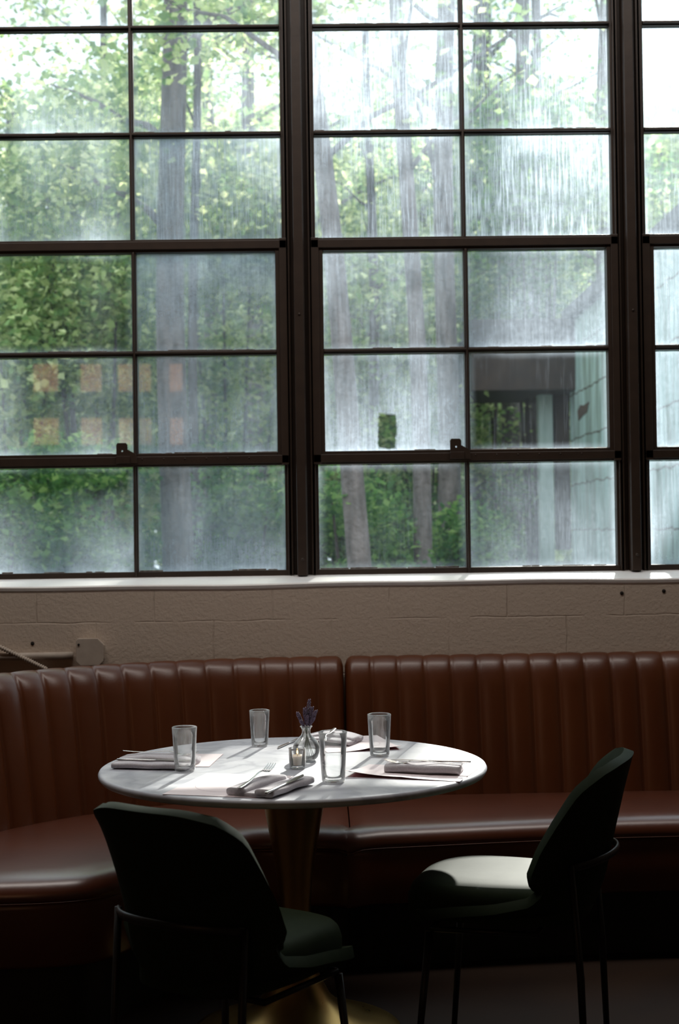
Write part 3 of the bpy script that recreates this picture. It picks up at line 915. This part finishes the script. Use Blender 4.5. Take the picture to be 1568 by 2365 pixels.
# left setting napkin: two folds, the farther one plump
napkin((-.470, 3.985), R(-13), .215, .10, .02, 'grey napkin folded double at the left setting under a knife and fork', lobe=((-.050, .050, .008, .015, 0), (.022, .085, .011, .020, .006), (-.008, .06, .006, .010, 0)))
# front setting napkin: two fingers with a groove between
napkin((-.137, 3.580), R(63), .215, .10, .02, 'grey napkin at the front setting folded in two ridges pointing away', lobe=((.040, .052, .010, .019, .002), (-.040, .052, .010, .018, .001), (0, .09, .005, .009, 0)))
napkin((.262, 3.795), R(-14), .20, .085, .024, 'thick grey napkin at the right setting with its rolled end to the right', lobe=((0, .082, .0135, .022, .001), (.007, .078, .006, .011, 0)))
napkin((.015, 4.365), R(-22), .17, .10, .028, 'grey napkin at the back setting arched behind the lavender vase', lobe=((.02, .09, .010, .016, .012), (-.03, .07, .006, .011, .010)))


def strip(stations, th=.0016):
    """flat bar following stations (x, halfwidth, z), symmetric about y=0"""
    bm = bmesh.new()
    rings = []
    for x, w, z in stations:
        rings.append([bm.verts.new(p) for p in ((x, -w, z), (x, -w * .5, z + th * .8), (x, w * .5, z + th * .8), (x, w, z), (x, w * .5, z - th * .3), (x, -w * .5, z - th * .3))])
    for a, b_ in zip(rings, rings[1:]):
        for k in range(6): bm.faces.new((a[k], a[(k + 1) % 6], b_[(k + 1) % 6], b_[k]))
    bm.faces.new(rings[0]); bm.faces.new(rings[-1][::-1])
    return bm


def fork(loc, ang, tilt, z, lab, roll=0.):
    rt = empty('dinner_fork', (loc[0], loc[1], z))
    rt.rotation_euler = (roll, tilt, ang)
    tag(rt, lab, 'fork', 'forks at the settings')
    st = [(-.120, .0040, .003), (-.116, .0072, .0025), (-.09, .0065, .0015), (-.05, .0045, .002), (-.02, .0030, .005), (.01, .0026, .008), (.028, .0040, .007), (.036, .0095, .0035), (.046, .0118, .0005), (.056, .0122, 0)]
    obj('handle', strip(st), M_CUTLERY, rt)
    for k in range(4):
        y = -.0098 + k * .00653
        bm = bmesh.new()
        rings = []
        for x, w, zz in ((.055, .0020, 0), (.070, .0017, .001), (.084, .0015, .004), (.096, .0011, .008), (.100, .0005, .0095)):
            rings.append([bm.verts.new(p) for p in ((x, y - w, zz), (x, y - w, zz + .0014), (x, y + w, zz + .0014), (x, y + w, zz))])
        for a, b_ in zip(rings, rings[1:]):
            for q in range(4): bm.faces.new((a[q], a[(q + 1) % 4], b_[(q + 1) % 4], b_[q]))
        bm.faces.new(rings[0]); bm.faces.new(rings[-1][::-1])
        obj('tine', bm, M_CUTLERY, rt)
    return rt


def knife(loc, ang, tilt, z, lab):
    rt = empty('dinner_knife', (loc[0], loc[1], z))
    rt.rotation_euler = (0, tilt, ang)
    tag(rt, lab, 'knife', 'knives at the settings')
    obj('handle', tube(bmesh.new(), [(-.115, 0, .002), (-.112, 0, .002), (-.07, 0, .002), (-.01, 0, .002), (0, 0, .002)], [.003, .0050, .0048, .0038, .0032], 12, flat=(1, .6)), M_CUTLERY, rt)
    bm = bmesh.new()
    a, b_ = [], []
    for x, y0_, y1_ in ((-.004, -.003, .003), (.01, -.006, .004), (.04, -.0075, .0045), (.075, -.0075, .0048), (.095, -.0045, .0045), (.106, .001, .0035)):
        a.append((bm.verts.new((x, y0_, .0018)), bm.verts.new((x, y1_, .0018)))); b_.append((bm.verts.new((x, y0_ + .0004, .0030)), bm.verts.new((x, y1_, .0034))))
    for k in range(len(a) - 1):
        bm.faces.new((a[k][0], a[k + 1][0], a[k + 1][1], a[k][1])); bm.faces.new((b_[k][0], b_[k][1], b_[k + 1][1], b_[k + 1][0]))
        bm.faces.new((a[k][0], b_[k][0], b_[k + 1][0], a[k + 1][0])); bm.faces.new((a[k][1], a[k + 1][1], b_[k + 1][1], b_[k][1]))
    bm.faces.new((a[0][0], a[0][1], b_[0][1], b_[0][0])); bm.faces.new((a[-1][0], b_[-1][0], b_[-1][1], a[-1][1]))
    obj('blade', bm, M_CUTLERY, rt, smooth=False)
    return rt


fork((-.455, 4.015), R(-12), R(2), TZ + .0285, 'fork lying on the plump fold of the left napkin')
knife((-.47, 3.955), R(-13), 0, TZ + .0185, 'knife lying on the flat near fold of the left napkin')
fork((-.172, 3.60), R(70), R(-5), TZ + .031, 'fork at the front setting with its tines raised')
knife((-.098, 3.535), R(66), R(-2), TZ + .0225, 'knife in the groove of the front napkin')
fork((.255, 3.785), R(168), R(0), TZ + .0275, 'fork lying along the thick right napkin, tines to the left')
knife((.275, 3.815), R(166), 0, TZ + .0275, 'knife lying beside the fork on the thick right napkin')
fork((.005, 4.28), R(258), R(3), TZ + .031, 'fork propped on the arched back napkin, handle end catching the sun')
knife((-.110, 4.36), R(252), R(0), TZ + .001, 'knife lying on bare marble left of the lavender vase')

# vase with water and lavender
VP = on_table(708, 1757)
pr_o = [(0, .001), (.020, 0), (.026, .002), (.034, .012), (.0385, .026), (.0385, .040), (.033, .054), (.022, .066), (.0145, .073), (.0118, .080), (.0118, .088), (.0145, .0935), (.0178, .0965), (.0170, .0985)]
pr_i = [(.0145, .0975), (.0105, .091), (.0098, .080), (.0125, .0735), (.020, .0645), (.031, .053), (.0363, .040), (.0363, .026), (.032, .013), (.022, .006), (0, .005)]
rt = tag(empty('bud_vase', VP), 'small round clear glass bud vase holding dried lavender in the middle of the table', 'vase')
obj('glass_body', lathe(pr_o + pr_i, 48), M_GLASS, rt)
wp = [(0, .0056), (.0215, .0066), (.0315, .0135), (.0358, .026), (.0358, .033), (0, .0335)]
obj('water', lathe(wp, 48), M_WATER, rt)
random.seed(11)
SPR = [(698 - 708, 1648, 'leftmost'), (-3, 1642, ''), (3, 1617, ''), (9, 1632, ''), (16, 1640, ''), (24, 1640, ''), (6, 1650, ''), (-14, 1652, '')]
tips = [(-20, 1645, 'dried lavender sprig leaning furthest left in the bud vase'), (-13, 1662, 'short thin dried lavender sprig second from the left in the vase'), (-3, 1634, 'dried lavender sprig left of the tallest one in the vase'),
        (8, 1617, 'tallest dried lavender sprig in the bud vase'), (15, 1634, 'dried lavender sprig just right of the tallest one in the vase'), (24, 1641, 'dried lavender sprig leaning furthest right in the bud vase'),
        (3, 1652, 'short dried lavender sprig in the middle front of the bunch'), (19, 1656, 'low dried lavender sprig beside the rightmost one in the vase')]
for k, (dx, ty, lab) in enumerate(tips):
    tip = Vector((VP.x + dx * .00122, VP.y + random.uniform(-.012, .012), TZ + .745 * 0 + (1757 - ty) * .00122 - .0))
    neck = Vector((VP.x + dx * .00018, VP.y + random.uniform(-.003, .003), TZ + .090))
    foot = Vector((VP.x - dx * .0007 + .006, VP.y + random.uniform(-.01, .01), TZ + .012))
    rt = tag(empty('lavender_sprig', foot), lab, 'lavender sprig', 'dried lavender sprigs in the bud vase')
    def q(t):
        if t < .5: return foot.lerp(neck, t * 2)
        return neck.lerp(tip, t * 2 - 1)
    bm = tube(bmesh.new(), [q(i / 12) - foot for i in range(12)], .0009, 6)
    obj('stem', bm, M_STEM, rt)
    bm = bmesh.new()
    L0 = .42
    for i in range(58):
        t = 1 - (1 - L0) * .62 * (i / 57)
        if t < .60: continue
        c0 = q(t) - foot
        rr_ = .0022 + .0022 * math.sin(math.pi * min(1, (i + 4) / 50))
        an = i * 2.4
        p = c0 + Vector((math.cos(an) * rr_, math.sin(an) * rr_, 0))
        s_ = random.uniform(.0015, .0024)
        mt = Matrix.Translation(p) @ Matrix.Rotation(random.uniform(-.6, .6), 4, 'X') @ Matrix.Diagonal((s_, s_, s_ * 1.6, 1))
        bmesh.ops.create_icosphere(bm, subdivisions=1, radius=1, matrix=mt)
    obj('flower_head', bm, M_LAV, rt)

# votive
CP = on_table(687, 1775)
rt = tag(empty('votive_holder', CP), 'small clear glass votive holder with a lit candle, in front of the lavender vase', 'candle holder')
pr = [(0, .001), (.018, 0), (.0215, .003), (.0225, .010), (.0235, .055), (.0240, .0565), (.0225, .0565), (.0212, .050), (.0203, .012), (.018, .009), (0, .0085)]
obj('glass_cup', lathe(pr, 44), M_GLASS, rt)
rt = tag(empty('candle', CP + Vector((0, 0, .0105))), 'cream votive candle burning inside the small glass holder', 'candle')
obj('wax', lathe([(0, 0), (.018, 0), (.0192, .002), (.0196, .024), (.018, .026), (.012, .0235), (0, .023)], 36), M_WAX, rt)
obj('wick', tube(bmesh.new(), [(0, 0, .023), (.0005, 0, .031)], .0006, 6), M_HOLE, rt)
obj('flame', lathe([(0, .029), (.0016, .031), (.0021, .034), (.0015, .039), (.0006, .043), (0, .045)], 16), M_FLAME, rt)

# ------------------------------------------------------------------ chairs
def chair_shell(k_side=1.0):
    prof = [(.205, .412), (.18, .404), (.10, .398), (0, .396), (-.10, .400), (-.17, .416), (-.212, .455), (-.232, .51), (-.248, .58), (-.264, .65), (-.284, .735), (-.299, .793), (-.306, .818)]
    kk = [.020, .03, .05, .065, .085, .11, .135, .145, .135, .112, .080, .050, .040]
    hw = [.200, .207, .213, .217, .220, .222, .223, .222, .219, .214, .207, .200, .197]
    nu = 20
    P = []
    for j, (y, z) in enumerate(prof):
        pa, pb = prof[max(0, j - 1)], prof[min(len(prof) - 1, j + 1)]
        ty, tz = pb[0] - pa[0], pb[1] - pa[1]; ll = math.hypot(ty, tz)
        P.append((y, z, tz / ll, -ty / ll, kk[j], hw[j]))      # inward normal (+y for the back, +z for the seat)
    def S(u, v):
        f_ = max(0, (v - .84) / .16)
        v = v * (1 - .060 * abs(u) ** 4)
        u = u * (1 - .24 * f_ ** 3)
        s = v * (len(P) - 1); i = min(int(s), len(P) - 2); t = s - i
        a, b_ = P[i], P[i + 1]
        y, z, ny, nz, k, w = [a[q] * (1 - t) + b_[q] * t for q in range(6)]
        d = k * abs(u) ** 2.3
        return (u * w, y + ny * d, z + nz * d)
    rows = []
    nv = 40
    for i in range(nv + 1):
        rows.append([S(-1 + 2 * j / nu, i / nv) for j in range(nu + 1)])
    return rows, S


def make_chair(loc, rz, lab):
    rt = empty('dining_chair', (loc[0], loc[1], 0), rz)
    tag(rt, lab, 'chair', 'green upholstered dining chairs')
    rows, S = chair_shell()
    sh = obj('upholstered_shell', grid(rows), M_GREEN, rt)
    m = sh.modifiers.new('thick', 'SOLIDIFY'); m.thickness = .026; m.offset = 0
    m = sh.modifiers.new('bev', 'BEVEL'); m.width = .009; m.segments = 3; m.limit_method = 'ANGLE'; m.angle_limit = R(50)
    # seat cushion
    pr = [(0, .512), (.35, .512), (.62, .511), (.80, .508), (.90, .502), (.955, .492), (.985, .478), (1.0, .462), (1.0, .44), (1.0, .418)]
    lev = [0, .2, .38, .52, .64, .74, .82, .89, .95, 1.0]
    ng = 40
    rows = []
    for i in range(ng + 1):
        row = []
        for j in range(ng + 1):
            a, b_ = -1 + 2 * i / ng, -1 + 2 * j / ng
            r_ = max(abs(a), abs(b_))
            sl, zl = float(np.interp(r_, lev, [q[0] for q in pr])), float(np.interp(r_, lev, [q[1] for q in pr]))
            if r_ > 1e-6: a, b_ = a / r_, b_ / r_
            else: a = b_ = 0
            # squircle outline with well rounded corners
            n_ = (abs(a) ** 3.4 + abs(b_) ** 3.4) ** (1 / 3.4) if r_ > 1e-6 else 1
            a, b_ = a / n_ * sl, b_ / n_ * sl
            w_ = .195 if b_ > 0 else .195 + .02 * b_
            row.append((a * w_, .022 + b_ * .230, zl - (.012 * max(0, b_) ** 3 if zl > .46 else 0)))
        rows.append(row)
    obj('seat_cushion', grid(rows), M_GREEN, rt)
    # hoop behind the back with the two rear legs
    pts = []
    for k in range(25):
        u = -1 + 2 * k / 24
        x, y, z = S(u * .80, .66)
        w = 1.0 + .0
        pts.append((x * 1.06, y - .030 + .004 * abs(u), .580 - .014 * abs(u) ** 2))
    obj('back_hoop', tube(bmesh.new(), pts, .0075, 12, flat=(.7, 1.3)), M_BLACK, rt)
    for s_ in (-1, 1):
        a = Vector(pts[0] if s_ < 0 else pts[-1])
        obj('leg', tube(bmesh.new(), [(a.x, a.y, a.z + .006), (a.x * .995, a.y - .02, .30), (a.x * 1.0, a.y - .03, .006)], [.0085, .0095, .0078], 12), M_BLACK, rt)
        obj('leg', tube(bmesh.new(), [(s_ * .175, .17, .385), (s_ * .205, .205, .006)], [.0105, .0078], 12), M_BLACK, rt)
    bm = tube(bmesh.new(), [(-.175, .165, .392), (.175, .165, .392)], .007, 10)
    tube(bm, [(-.165, -.10, .394), (.165, -.10, .394)], .007, 10)
    tube(bm, [(-.175, .165, .392), (-.165, -.10, .394)], .007, 10)
    tube(bm, [(.175, .165, .392), (.165, -.10, .394)], .007, 10)
    obj('seat_frame', bm, M_BLACK, rt)
    return rt


# local +y is the way a chair faces
make_chair((-.208, 3.19), R(-34), 'dark green dining chair seen from behind, tucked under the left of the table').scale = (.93, 1, 1.01)
make_chair((.472, 3.69), R(71), 'dark green dining chair right of the table with a sunlit seat, seen side-on')

# ------------------------------------------------------------------ outdoors
rng = np.random.default_rng(7)
tag(obj('ground', grid([[(x, y, -.05 + .12 * math.sin(x * .7) * math.sin(y * .5)) for y in np.linspace(5.7, 60, 60)] for x in np.linspace(-30, 30, 50)]), M_GROUND), 'shaded ground of leaf litter and low green outside the windows', 'ground', kind='structure')


def leaf_mesh(name, centers, radii, counts, size, material, parent, cull=.0, flat=.55):
    counts = max(1, int(counts * 1.0))
    C_, = (np.repeat(np.array(centers), counts, axis=0),)
    Rr = np.repeat(np.array(radii), counts, axis=0)
    n = len(C_)
    d = rng.normal(size=(n, 3)); d /= np.linalg.norm(d, axis=1)[:, None]
    rad = rng.random(n) ** (1 / 2.2)
    P = C_ + d * Rr * rad[:, None]
    # openings in the canopy along which the low sun reaches the windows
    if cull > 0:
        t = (P[:, 1] - GY) / SUND.y
        wx = P[:, 0] - SUND.x * t; wz = P[:, 2] - SUND.z * t
        hit = (wx > -1.7) & (wx < 2.4) & (wz > 1.2) & (wz < 3.9)
        keep = ~(hit & (rng.random(n) < cull))
        P = P[keep]; n = len(P)
    P = P[P[:, 2] > .02]; n = len(P)
    s = size * 1.08 * rng.uniform(.5, 1.5, n)
    ax = rng.normal(size=(n, 3)); ax[:, 2] *= .5; ax /= np.linalg.norm(ax, axis=1)[:, None]
    nm = rng.normal(size=(n, 3)) * flat; nm[:, 2] += .6
    sd = np.cross(ax, nm); sd /= np.linalg.norm(sd, axis=1)[:, None] + 1e-9
    up = np.cross(sd, ax)
    w = (s * .36)[:, None]; l = (s * .5)[:, None]
    V = np.empty((n, 4, 3))
    V[:, 0] = P - ax * l; V[:, 1] = P + sd * w + up * w * .25 - ax * l * .1; V[:, 2] = P + ax * l; V[:, 3] = P - sd * w + up * w * .25 - ax * l * .1
    me = bpy.data.meshes.new(name)
    me.vertices.add(n * 4); me.vertices.foreach_set('co', V.reshape(-1).astype(np.float32))
    me.loops.add(n * 4); me.loops.foreach_set('vertex_index', np.arange(n * 4, dtype=np.int32))
    me.polygons.add(n); me.polygons.foreach_set('loop_start', np.arange(0, n * 4, 4, dtype=np.int32))
    me.update(calc_edges=True); me.validate()
    me.materials.append(material)
    o = bpy.data.objects.new(name, me); COL.objects.link(o)
    if parent: o.parent = parent
    return o


def tree(D, px_line, w_px, height, lab, crown=None, nleaf=3500, size=.075, bark=None, leaf=None, group=None, cull=.85, seed=0, branches=5, blen=1.9):
    """px_line: where the trunk stands at that distance: (px at row 1320, px at row 60)"""
    random.seed(seed + 100)
    b0 = at_depth(px_line[0], 1320, D); t0 = at_depth(px_line[1], 60, D)
    slope = (t0.x - b0.x) / (t0.z - b0.z)
    bx0 = b0.x - slope * b0.z
    r0 = w_px / 2 * D / F_PX
    root = empty('deciduous_tree', (bx0, D, 0))
    tag(root, lab, 'tree', group or 'woodland trees outside the windows')
    def line(z): return Vector((slope * z + .03 * math.sin(z * 1.1 + seed), .02 * math.sin(z + seed), z))
    zs = np.linspace(-.1, height, 16)
    obj('trunk', tube(bmesh.new(), [line(z) for z in zs], [r0 * (1.12 - .45 * z / height) for z in zs], 16), bark or M_BARK, root)
    cs, rs = [], []
    bm = bmesh.new()
    c0, c1 = crown or (.4, 1.0)
    for k in range(branches):
        z = height * (c0 + (c1 - c0) * (k + .3) / branches)
        a = random.uniform(0, 6.28); Lb = random.uniform(.8 * blen / 1.9, blen)
        p = line(z); pts = [p]
        for j in range(1, 6):
            t = j / 5
            pts.append(p + Vector((math.cos(a) * Lb * t, math.sin(a) * Lb * t * .7, Lb * .55 * t ** .8 + random.uniform(-.05, .05))))
        tube(bm, pts, [r0 * .30 * (1 - .8 * j / 5) for j in range(6)], 7)
        for j in (2, 3, 4, 5):
            cs.append(pts[j] + Vector((random.uniform(-.35, .35), random.uniform(-.35, .35), random.uniform(-.3, .4))))
            rs.append((random.uniform(.35, .8), random.uniform(.35, .8), random.uniform(.25, .5)))
    if branches: obj('branches', bm, bark or M_BARK, root)
    if nleaf and cs:
        W_ = [(c.x + bx0, c.y + D, c.z) for c in cs]
        o = leaf_mesh('foliage', W_, rs, max(1, nleaf // len(cs)), size, leaf or M_LEAF, None, cull)
        o.parent = root
        o.matrix_parent_inverse = Matrix.Translation((-bx0, -D, 0))
    return root


def mass(name, cat, lab, D, px0, px1, z0, z1, n, size, leaf, group, nclump=14, depth=1.0, cull=.8, rad=.55, kind_seed=0, stems=True):
    """a leafy shrub or sapling filling a stretch between two picture columns at its own distance"""
    random.seed(kind_seed + 500)
    a = at_depth(px0, 1000, D).x; b_ = at_depth(px1, 1000, D).x
    cx = (a + b_) / 2
    root = tag(empty(name, (cx, D, 0)), lab, cat, group)
    cs, rs = [], []
    for k in range(nclump):
        x = random.uniform(a, b_); y = D + random.uniform(-.5, .5) * depth
        z = z0 + (z1 - z0) * random.random()
        cs.append((x, y, z)); r_ = rad * random.uniform(.6, 1.3)
        rs.append((r_, r_, r_ * random.uniform(.5, .85)))
    if stems:
        bm = bmesh.new()
        for k in range(min(6, nclump)):
            c = cs[k]; bx_ = cx + (c[0] - cx) * .35
            tube(bm, [(bx_ - cx, 0, 0), ((bx_ + c[0]) / 2 - cx, (c[1] - D) * .4, c[2] * .55), (c[0] - cx, c[1] - D, c[2])], [.028, .02, .007], 7)
        obj('stems', bm, M_BARK_DK, root)
    o = leaf_mesh('foliage', cs, rs, max(1, n // nclump), size, leaf, None, cull)
    o.parent = root; o.matrix_parent_inverse = Matrix.Translation((-cx, -D, 0))
    return root


G_T = 'woodland trees outside the windows'
tree(12.0, (405, 398), 70, 8.2, 'thick straight grey trunk behind the right-hand panes of the left window', (.45, 1.0), 5000, seed=1, branches=6)
tree(18.0, (495, 478), 34, 9.5, 'thin straight trunk just right of the thick grey trunk', (.4, 1.0), 5000, seed=2, branches=6)
tree(20.0, (592, 575), 40, 10.0, 'grey trunk behind the right edge of the left window', (.45, 1.0), 6000, seed=3, branches=7)
tree(10.0, (840, 705), 54, 6.2, 'leaning mottled trunk at the left of the middle window', (.62, 1.0), 2500, seed=4, branches=4)
tree(11.0, (978, 925), 42, 7.2, 'straight grey trunk left of the pair in the middle window', (.55, 1.0), 3000, seed=5, branches=5)
tree(12.5, (1032, 1030), 52, 8.0, 'straight grey trunk right of the pair in the middle window', (.5, 1.0), 3500, seed=6, branches=5)
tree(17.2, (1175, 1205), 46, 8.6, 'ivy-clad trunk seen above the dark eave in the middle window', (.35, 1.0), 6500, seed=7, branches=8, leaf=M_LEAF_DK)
tree(16.4, (1228, 1240), 32, 8.0, 'pale blotched trunk seen under the dark eave, beside the pale post', (.75, 1.0), 1500, seed=8, branches=3)
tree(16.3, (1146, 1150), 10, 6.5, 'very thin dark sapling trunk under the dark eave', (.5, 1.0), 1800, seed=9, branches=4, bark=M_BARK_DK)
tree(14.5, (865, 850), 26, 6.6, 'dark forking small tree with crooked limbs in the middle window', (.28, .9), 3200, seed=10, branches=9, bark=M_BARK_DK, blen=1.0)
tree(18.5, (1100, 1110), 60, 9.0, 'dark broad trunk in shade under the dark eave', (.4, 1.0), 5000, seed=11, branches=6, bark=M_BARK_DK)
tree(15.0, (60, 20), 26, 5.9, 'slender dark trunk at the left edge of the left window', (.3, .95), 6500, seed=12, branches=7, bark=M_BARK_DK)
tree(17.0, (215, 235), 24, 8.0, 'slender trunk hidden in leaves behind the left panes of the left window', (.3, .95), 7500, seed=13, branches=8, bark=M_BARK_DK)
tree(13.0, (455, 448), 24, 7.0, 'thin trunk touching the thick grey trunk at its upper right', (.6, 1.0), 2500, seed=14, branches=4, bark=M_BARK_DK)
tree(16.0, (690, 700), 36, 9.0, 'trunk standing behind the mullion between the left and middle windows', (.4, 1.0), 5000, seed=15, branches=6)
tree(18.0, (1380, 1400), 40, 10.0, 'trunk rising behind the flat outbuilding roof', (.35, 1.0), 6000, seed=16, branches=7)

# understory shrubs, darker, near the ground
G_S = 'leafy shrubs outside the windows'
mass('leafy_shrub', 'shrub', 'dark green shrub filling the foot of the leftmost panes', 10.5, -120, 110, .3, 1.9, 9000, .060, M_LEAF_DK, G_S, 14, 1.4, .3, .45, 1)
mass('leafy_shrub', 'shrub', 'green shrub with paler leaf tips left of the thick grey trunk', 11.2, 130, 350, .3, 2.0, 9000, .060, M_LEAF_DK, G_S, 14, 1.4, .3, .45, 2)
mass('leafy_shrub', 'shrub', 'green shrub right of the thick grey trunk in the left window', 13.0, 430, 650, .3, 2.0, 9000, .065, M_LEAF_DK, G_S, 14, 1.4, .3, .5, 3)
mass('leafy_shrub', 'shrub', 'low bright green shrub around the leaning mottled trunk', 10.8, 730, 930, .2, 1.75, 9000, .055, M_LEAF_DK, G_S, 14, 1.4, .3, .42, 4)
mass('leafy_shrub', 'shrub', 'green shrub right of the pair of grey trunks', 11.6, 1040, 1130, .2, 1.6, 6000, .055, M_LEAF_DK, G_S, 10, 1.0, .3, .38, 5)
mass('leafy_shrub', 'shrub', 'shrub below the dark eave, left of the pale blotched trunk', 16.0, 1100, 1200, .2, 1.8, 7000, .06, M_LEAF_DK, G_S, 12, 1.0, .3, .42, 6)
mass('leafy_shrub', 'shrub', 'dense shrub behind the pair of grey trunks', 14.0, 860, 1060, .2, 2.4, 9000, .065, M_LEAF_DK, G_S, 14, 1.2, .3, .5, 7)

# mid-height saplings: the lit green screen of the middle distance
G_P = 'bushy saplings in the middle distance'
k = 0
for (D, a, b_, z0, z1, n, lab) in (
    (14.0, -100, 120, 2.0, 4.7, 11000, 'bushy sapling crown behind the upper leftmost panes'),
    (14.5, 120, 340, 2.2, 5.6, 12000, 'bushy sapling crown filling the left panes beside the thick trunk'),
    (16.0, 400, 650, 2.4, 6.2, 11000, 'bushy sapling crown between the thin trunks of the left window'),
    (16.0, 740, 900, 2.2, 4.6, 8500, 'bushy sapling crown behind the dark forking tree'),
    (17.0, 900, 1060, 2.2, 4.6, 6500, 'bushy sapling crown behind the two upright trunks'),
    (17.5, 1070, 1260, 2.2, 4.2, 8500, 'bushy sapling crown above and below the dark eave'),
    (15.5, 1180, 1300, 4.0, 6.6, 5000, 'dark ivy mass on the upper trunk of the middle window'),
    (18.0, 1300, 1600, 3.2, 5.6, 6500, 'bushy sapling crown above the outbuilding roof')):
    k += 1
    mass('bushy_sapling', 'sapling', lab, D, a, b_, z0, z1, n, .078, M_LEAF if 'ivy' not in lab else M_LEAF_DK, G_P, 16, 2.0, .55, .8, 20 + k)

# far woodland: many crowns, heights falling towards the left so that the sky opens there
G_F = 'far woodland trees behind the nearer ones'
k = 0
for row, (D, hgt) in enumerate(((24, 8.6), (31, 10.6), (40, 13.0))):
    for px_ in range(-160, 1760, 190):
        k += 1
        random.seed(900 + k)
        x = at_depth(px_ + row * 60, 1000, D).x
        hh = hgt * (.72 if px_ < 130 else 1.0) * random.uniform(.9, 1.05)
        root = tag(empty('woodland_tree', (x, D, 0)), 'pale green far tree among the woodland behind the nearer trunks', 'tree', G_F)
        w = 190 * D / F_PX
        tubez = [(0.05 * math.sin(z + k), 0, z) for z in np.linspace(0, hh * .92, 8)]
        obj('trunk', tube(bmesh.new(), tubez, [.16 - .012 * i for i in range(8)], 8), M_BARK_DK, root)
        cs, rs = [], []
        for j in range(16):
            z = hh * (.08 + .92 * (j + .5) / 16)
            cs.append((x + random.uniform(-.7, .7) * w, D + random.uniform(-1, 1), z)); rr_ = random.uniform(.8, 1.3)
            rs.append((w * .55 * rr_, .9, hh * .085 * rr_))
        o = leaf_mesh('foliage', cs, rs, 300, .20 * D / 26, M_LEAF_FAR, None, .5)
        o.parent = root; o.matrix_parent_inverse = Matrix.Translation((-x, -D, 0))

# outbuilding
BX, BY = at_depth(1317, 1000, 14.7).x, 14.7
rt = tag(empty('outbuilding', (BX, BY, 0)), 'flat-roofed outbuilding of mottled pale block with a dark brown eave', 'outbuilding')
def B(nm, x0, x1, y0, y1, z0, z1, m_, bev=.006):
    return obj(nm, boxes((x0 - BX, x1 - BX, y0 - BY, y1 - BY, z0, z1)), m_, rt, smooth=False, bevel=bev)
B('wall', BX, 5.9, 9.9, BY, 0, 3.52, M_OUTB)
B('roof', BX - .06, 6.0, 9.85, BY + .1, 3.52, 3.66, M_ROOFF)
e0, e1 = at_depth(1083, 820, 14.6), at_depth(1392, 820, 14.6)
zt, zb = at_depth(1240, 744, 14.6).z, at_depth(1240, 906, 14.6).z
B('eave', e0.x, e1.x, 14.35, 15.8, zb, zt, M_FASCIA)
x0, x1 = at_depth(1245, 1000, 14.85).x, at_depth(1277, 1000, 14.85).x
B('post', x0, x1, 14.85, 15.0, 0, zb, M_PALE)
x0, x1 = at_depth(1282, 1000, 14.9).x, at_depth(1316, 1000, 14.9).x
B('door_panel', x0, x1, 14.9, 15.02, at_depth(1300, 1270, 14.9).z, zb, M_FASCIA)
# bare plaster patch
bm = bmesh.new()
pp = [(0, .02), (.16, .07), (.34, .05), (.62, .06), (.50, -.03), (.26, -.05), (.06, -.08)]
a = [bm.verts.new((-.006, -p[0], p[1])) for p in pp]; b_ = [bm.verts.new((.01, -p[0], p[1])) for p in pp]
for k in range(7): bm.faces.new((a[k], a[(k + 1) % 7], b_[(k + 1) % 7], b_[k]))
bm.faces.new(a); bm.faces.new(b_[::-1])
o = obj('bare_patch', bm, M_RUSTP, rt, smooth=False, loc=(0, 14.25 - BY, 2.55))
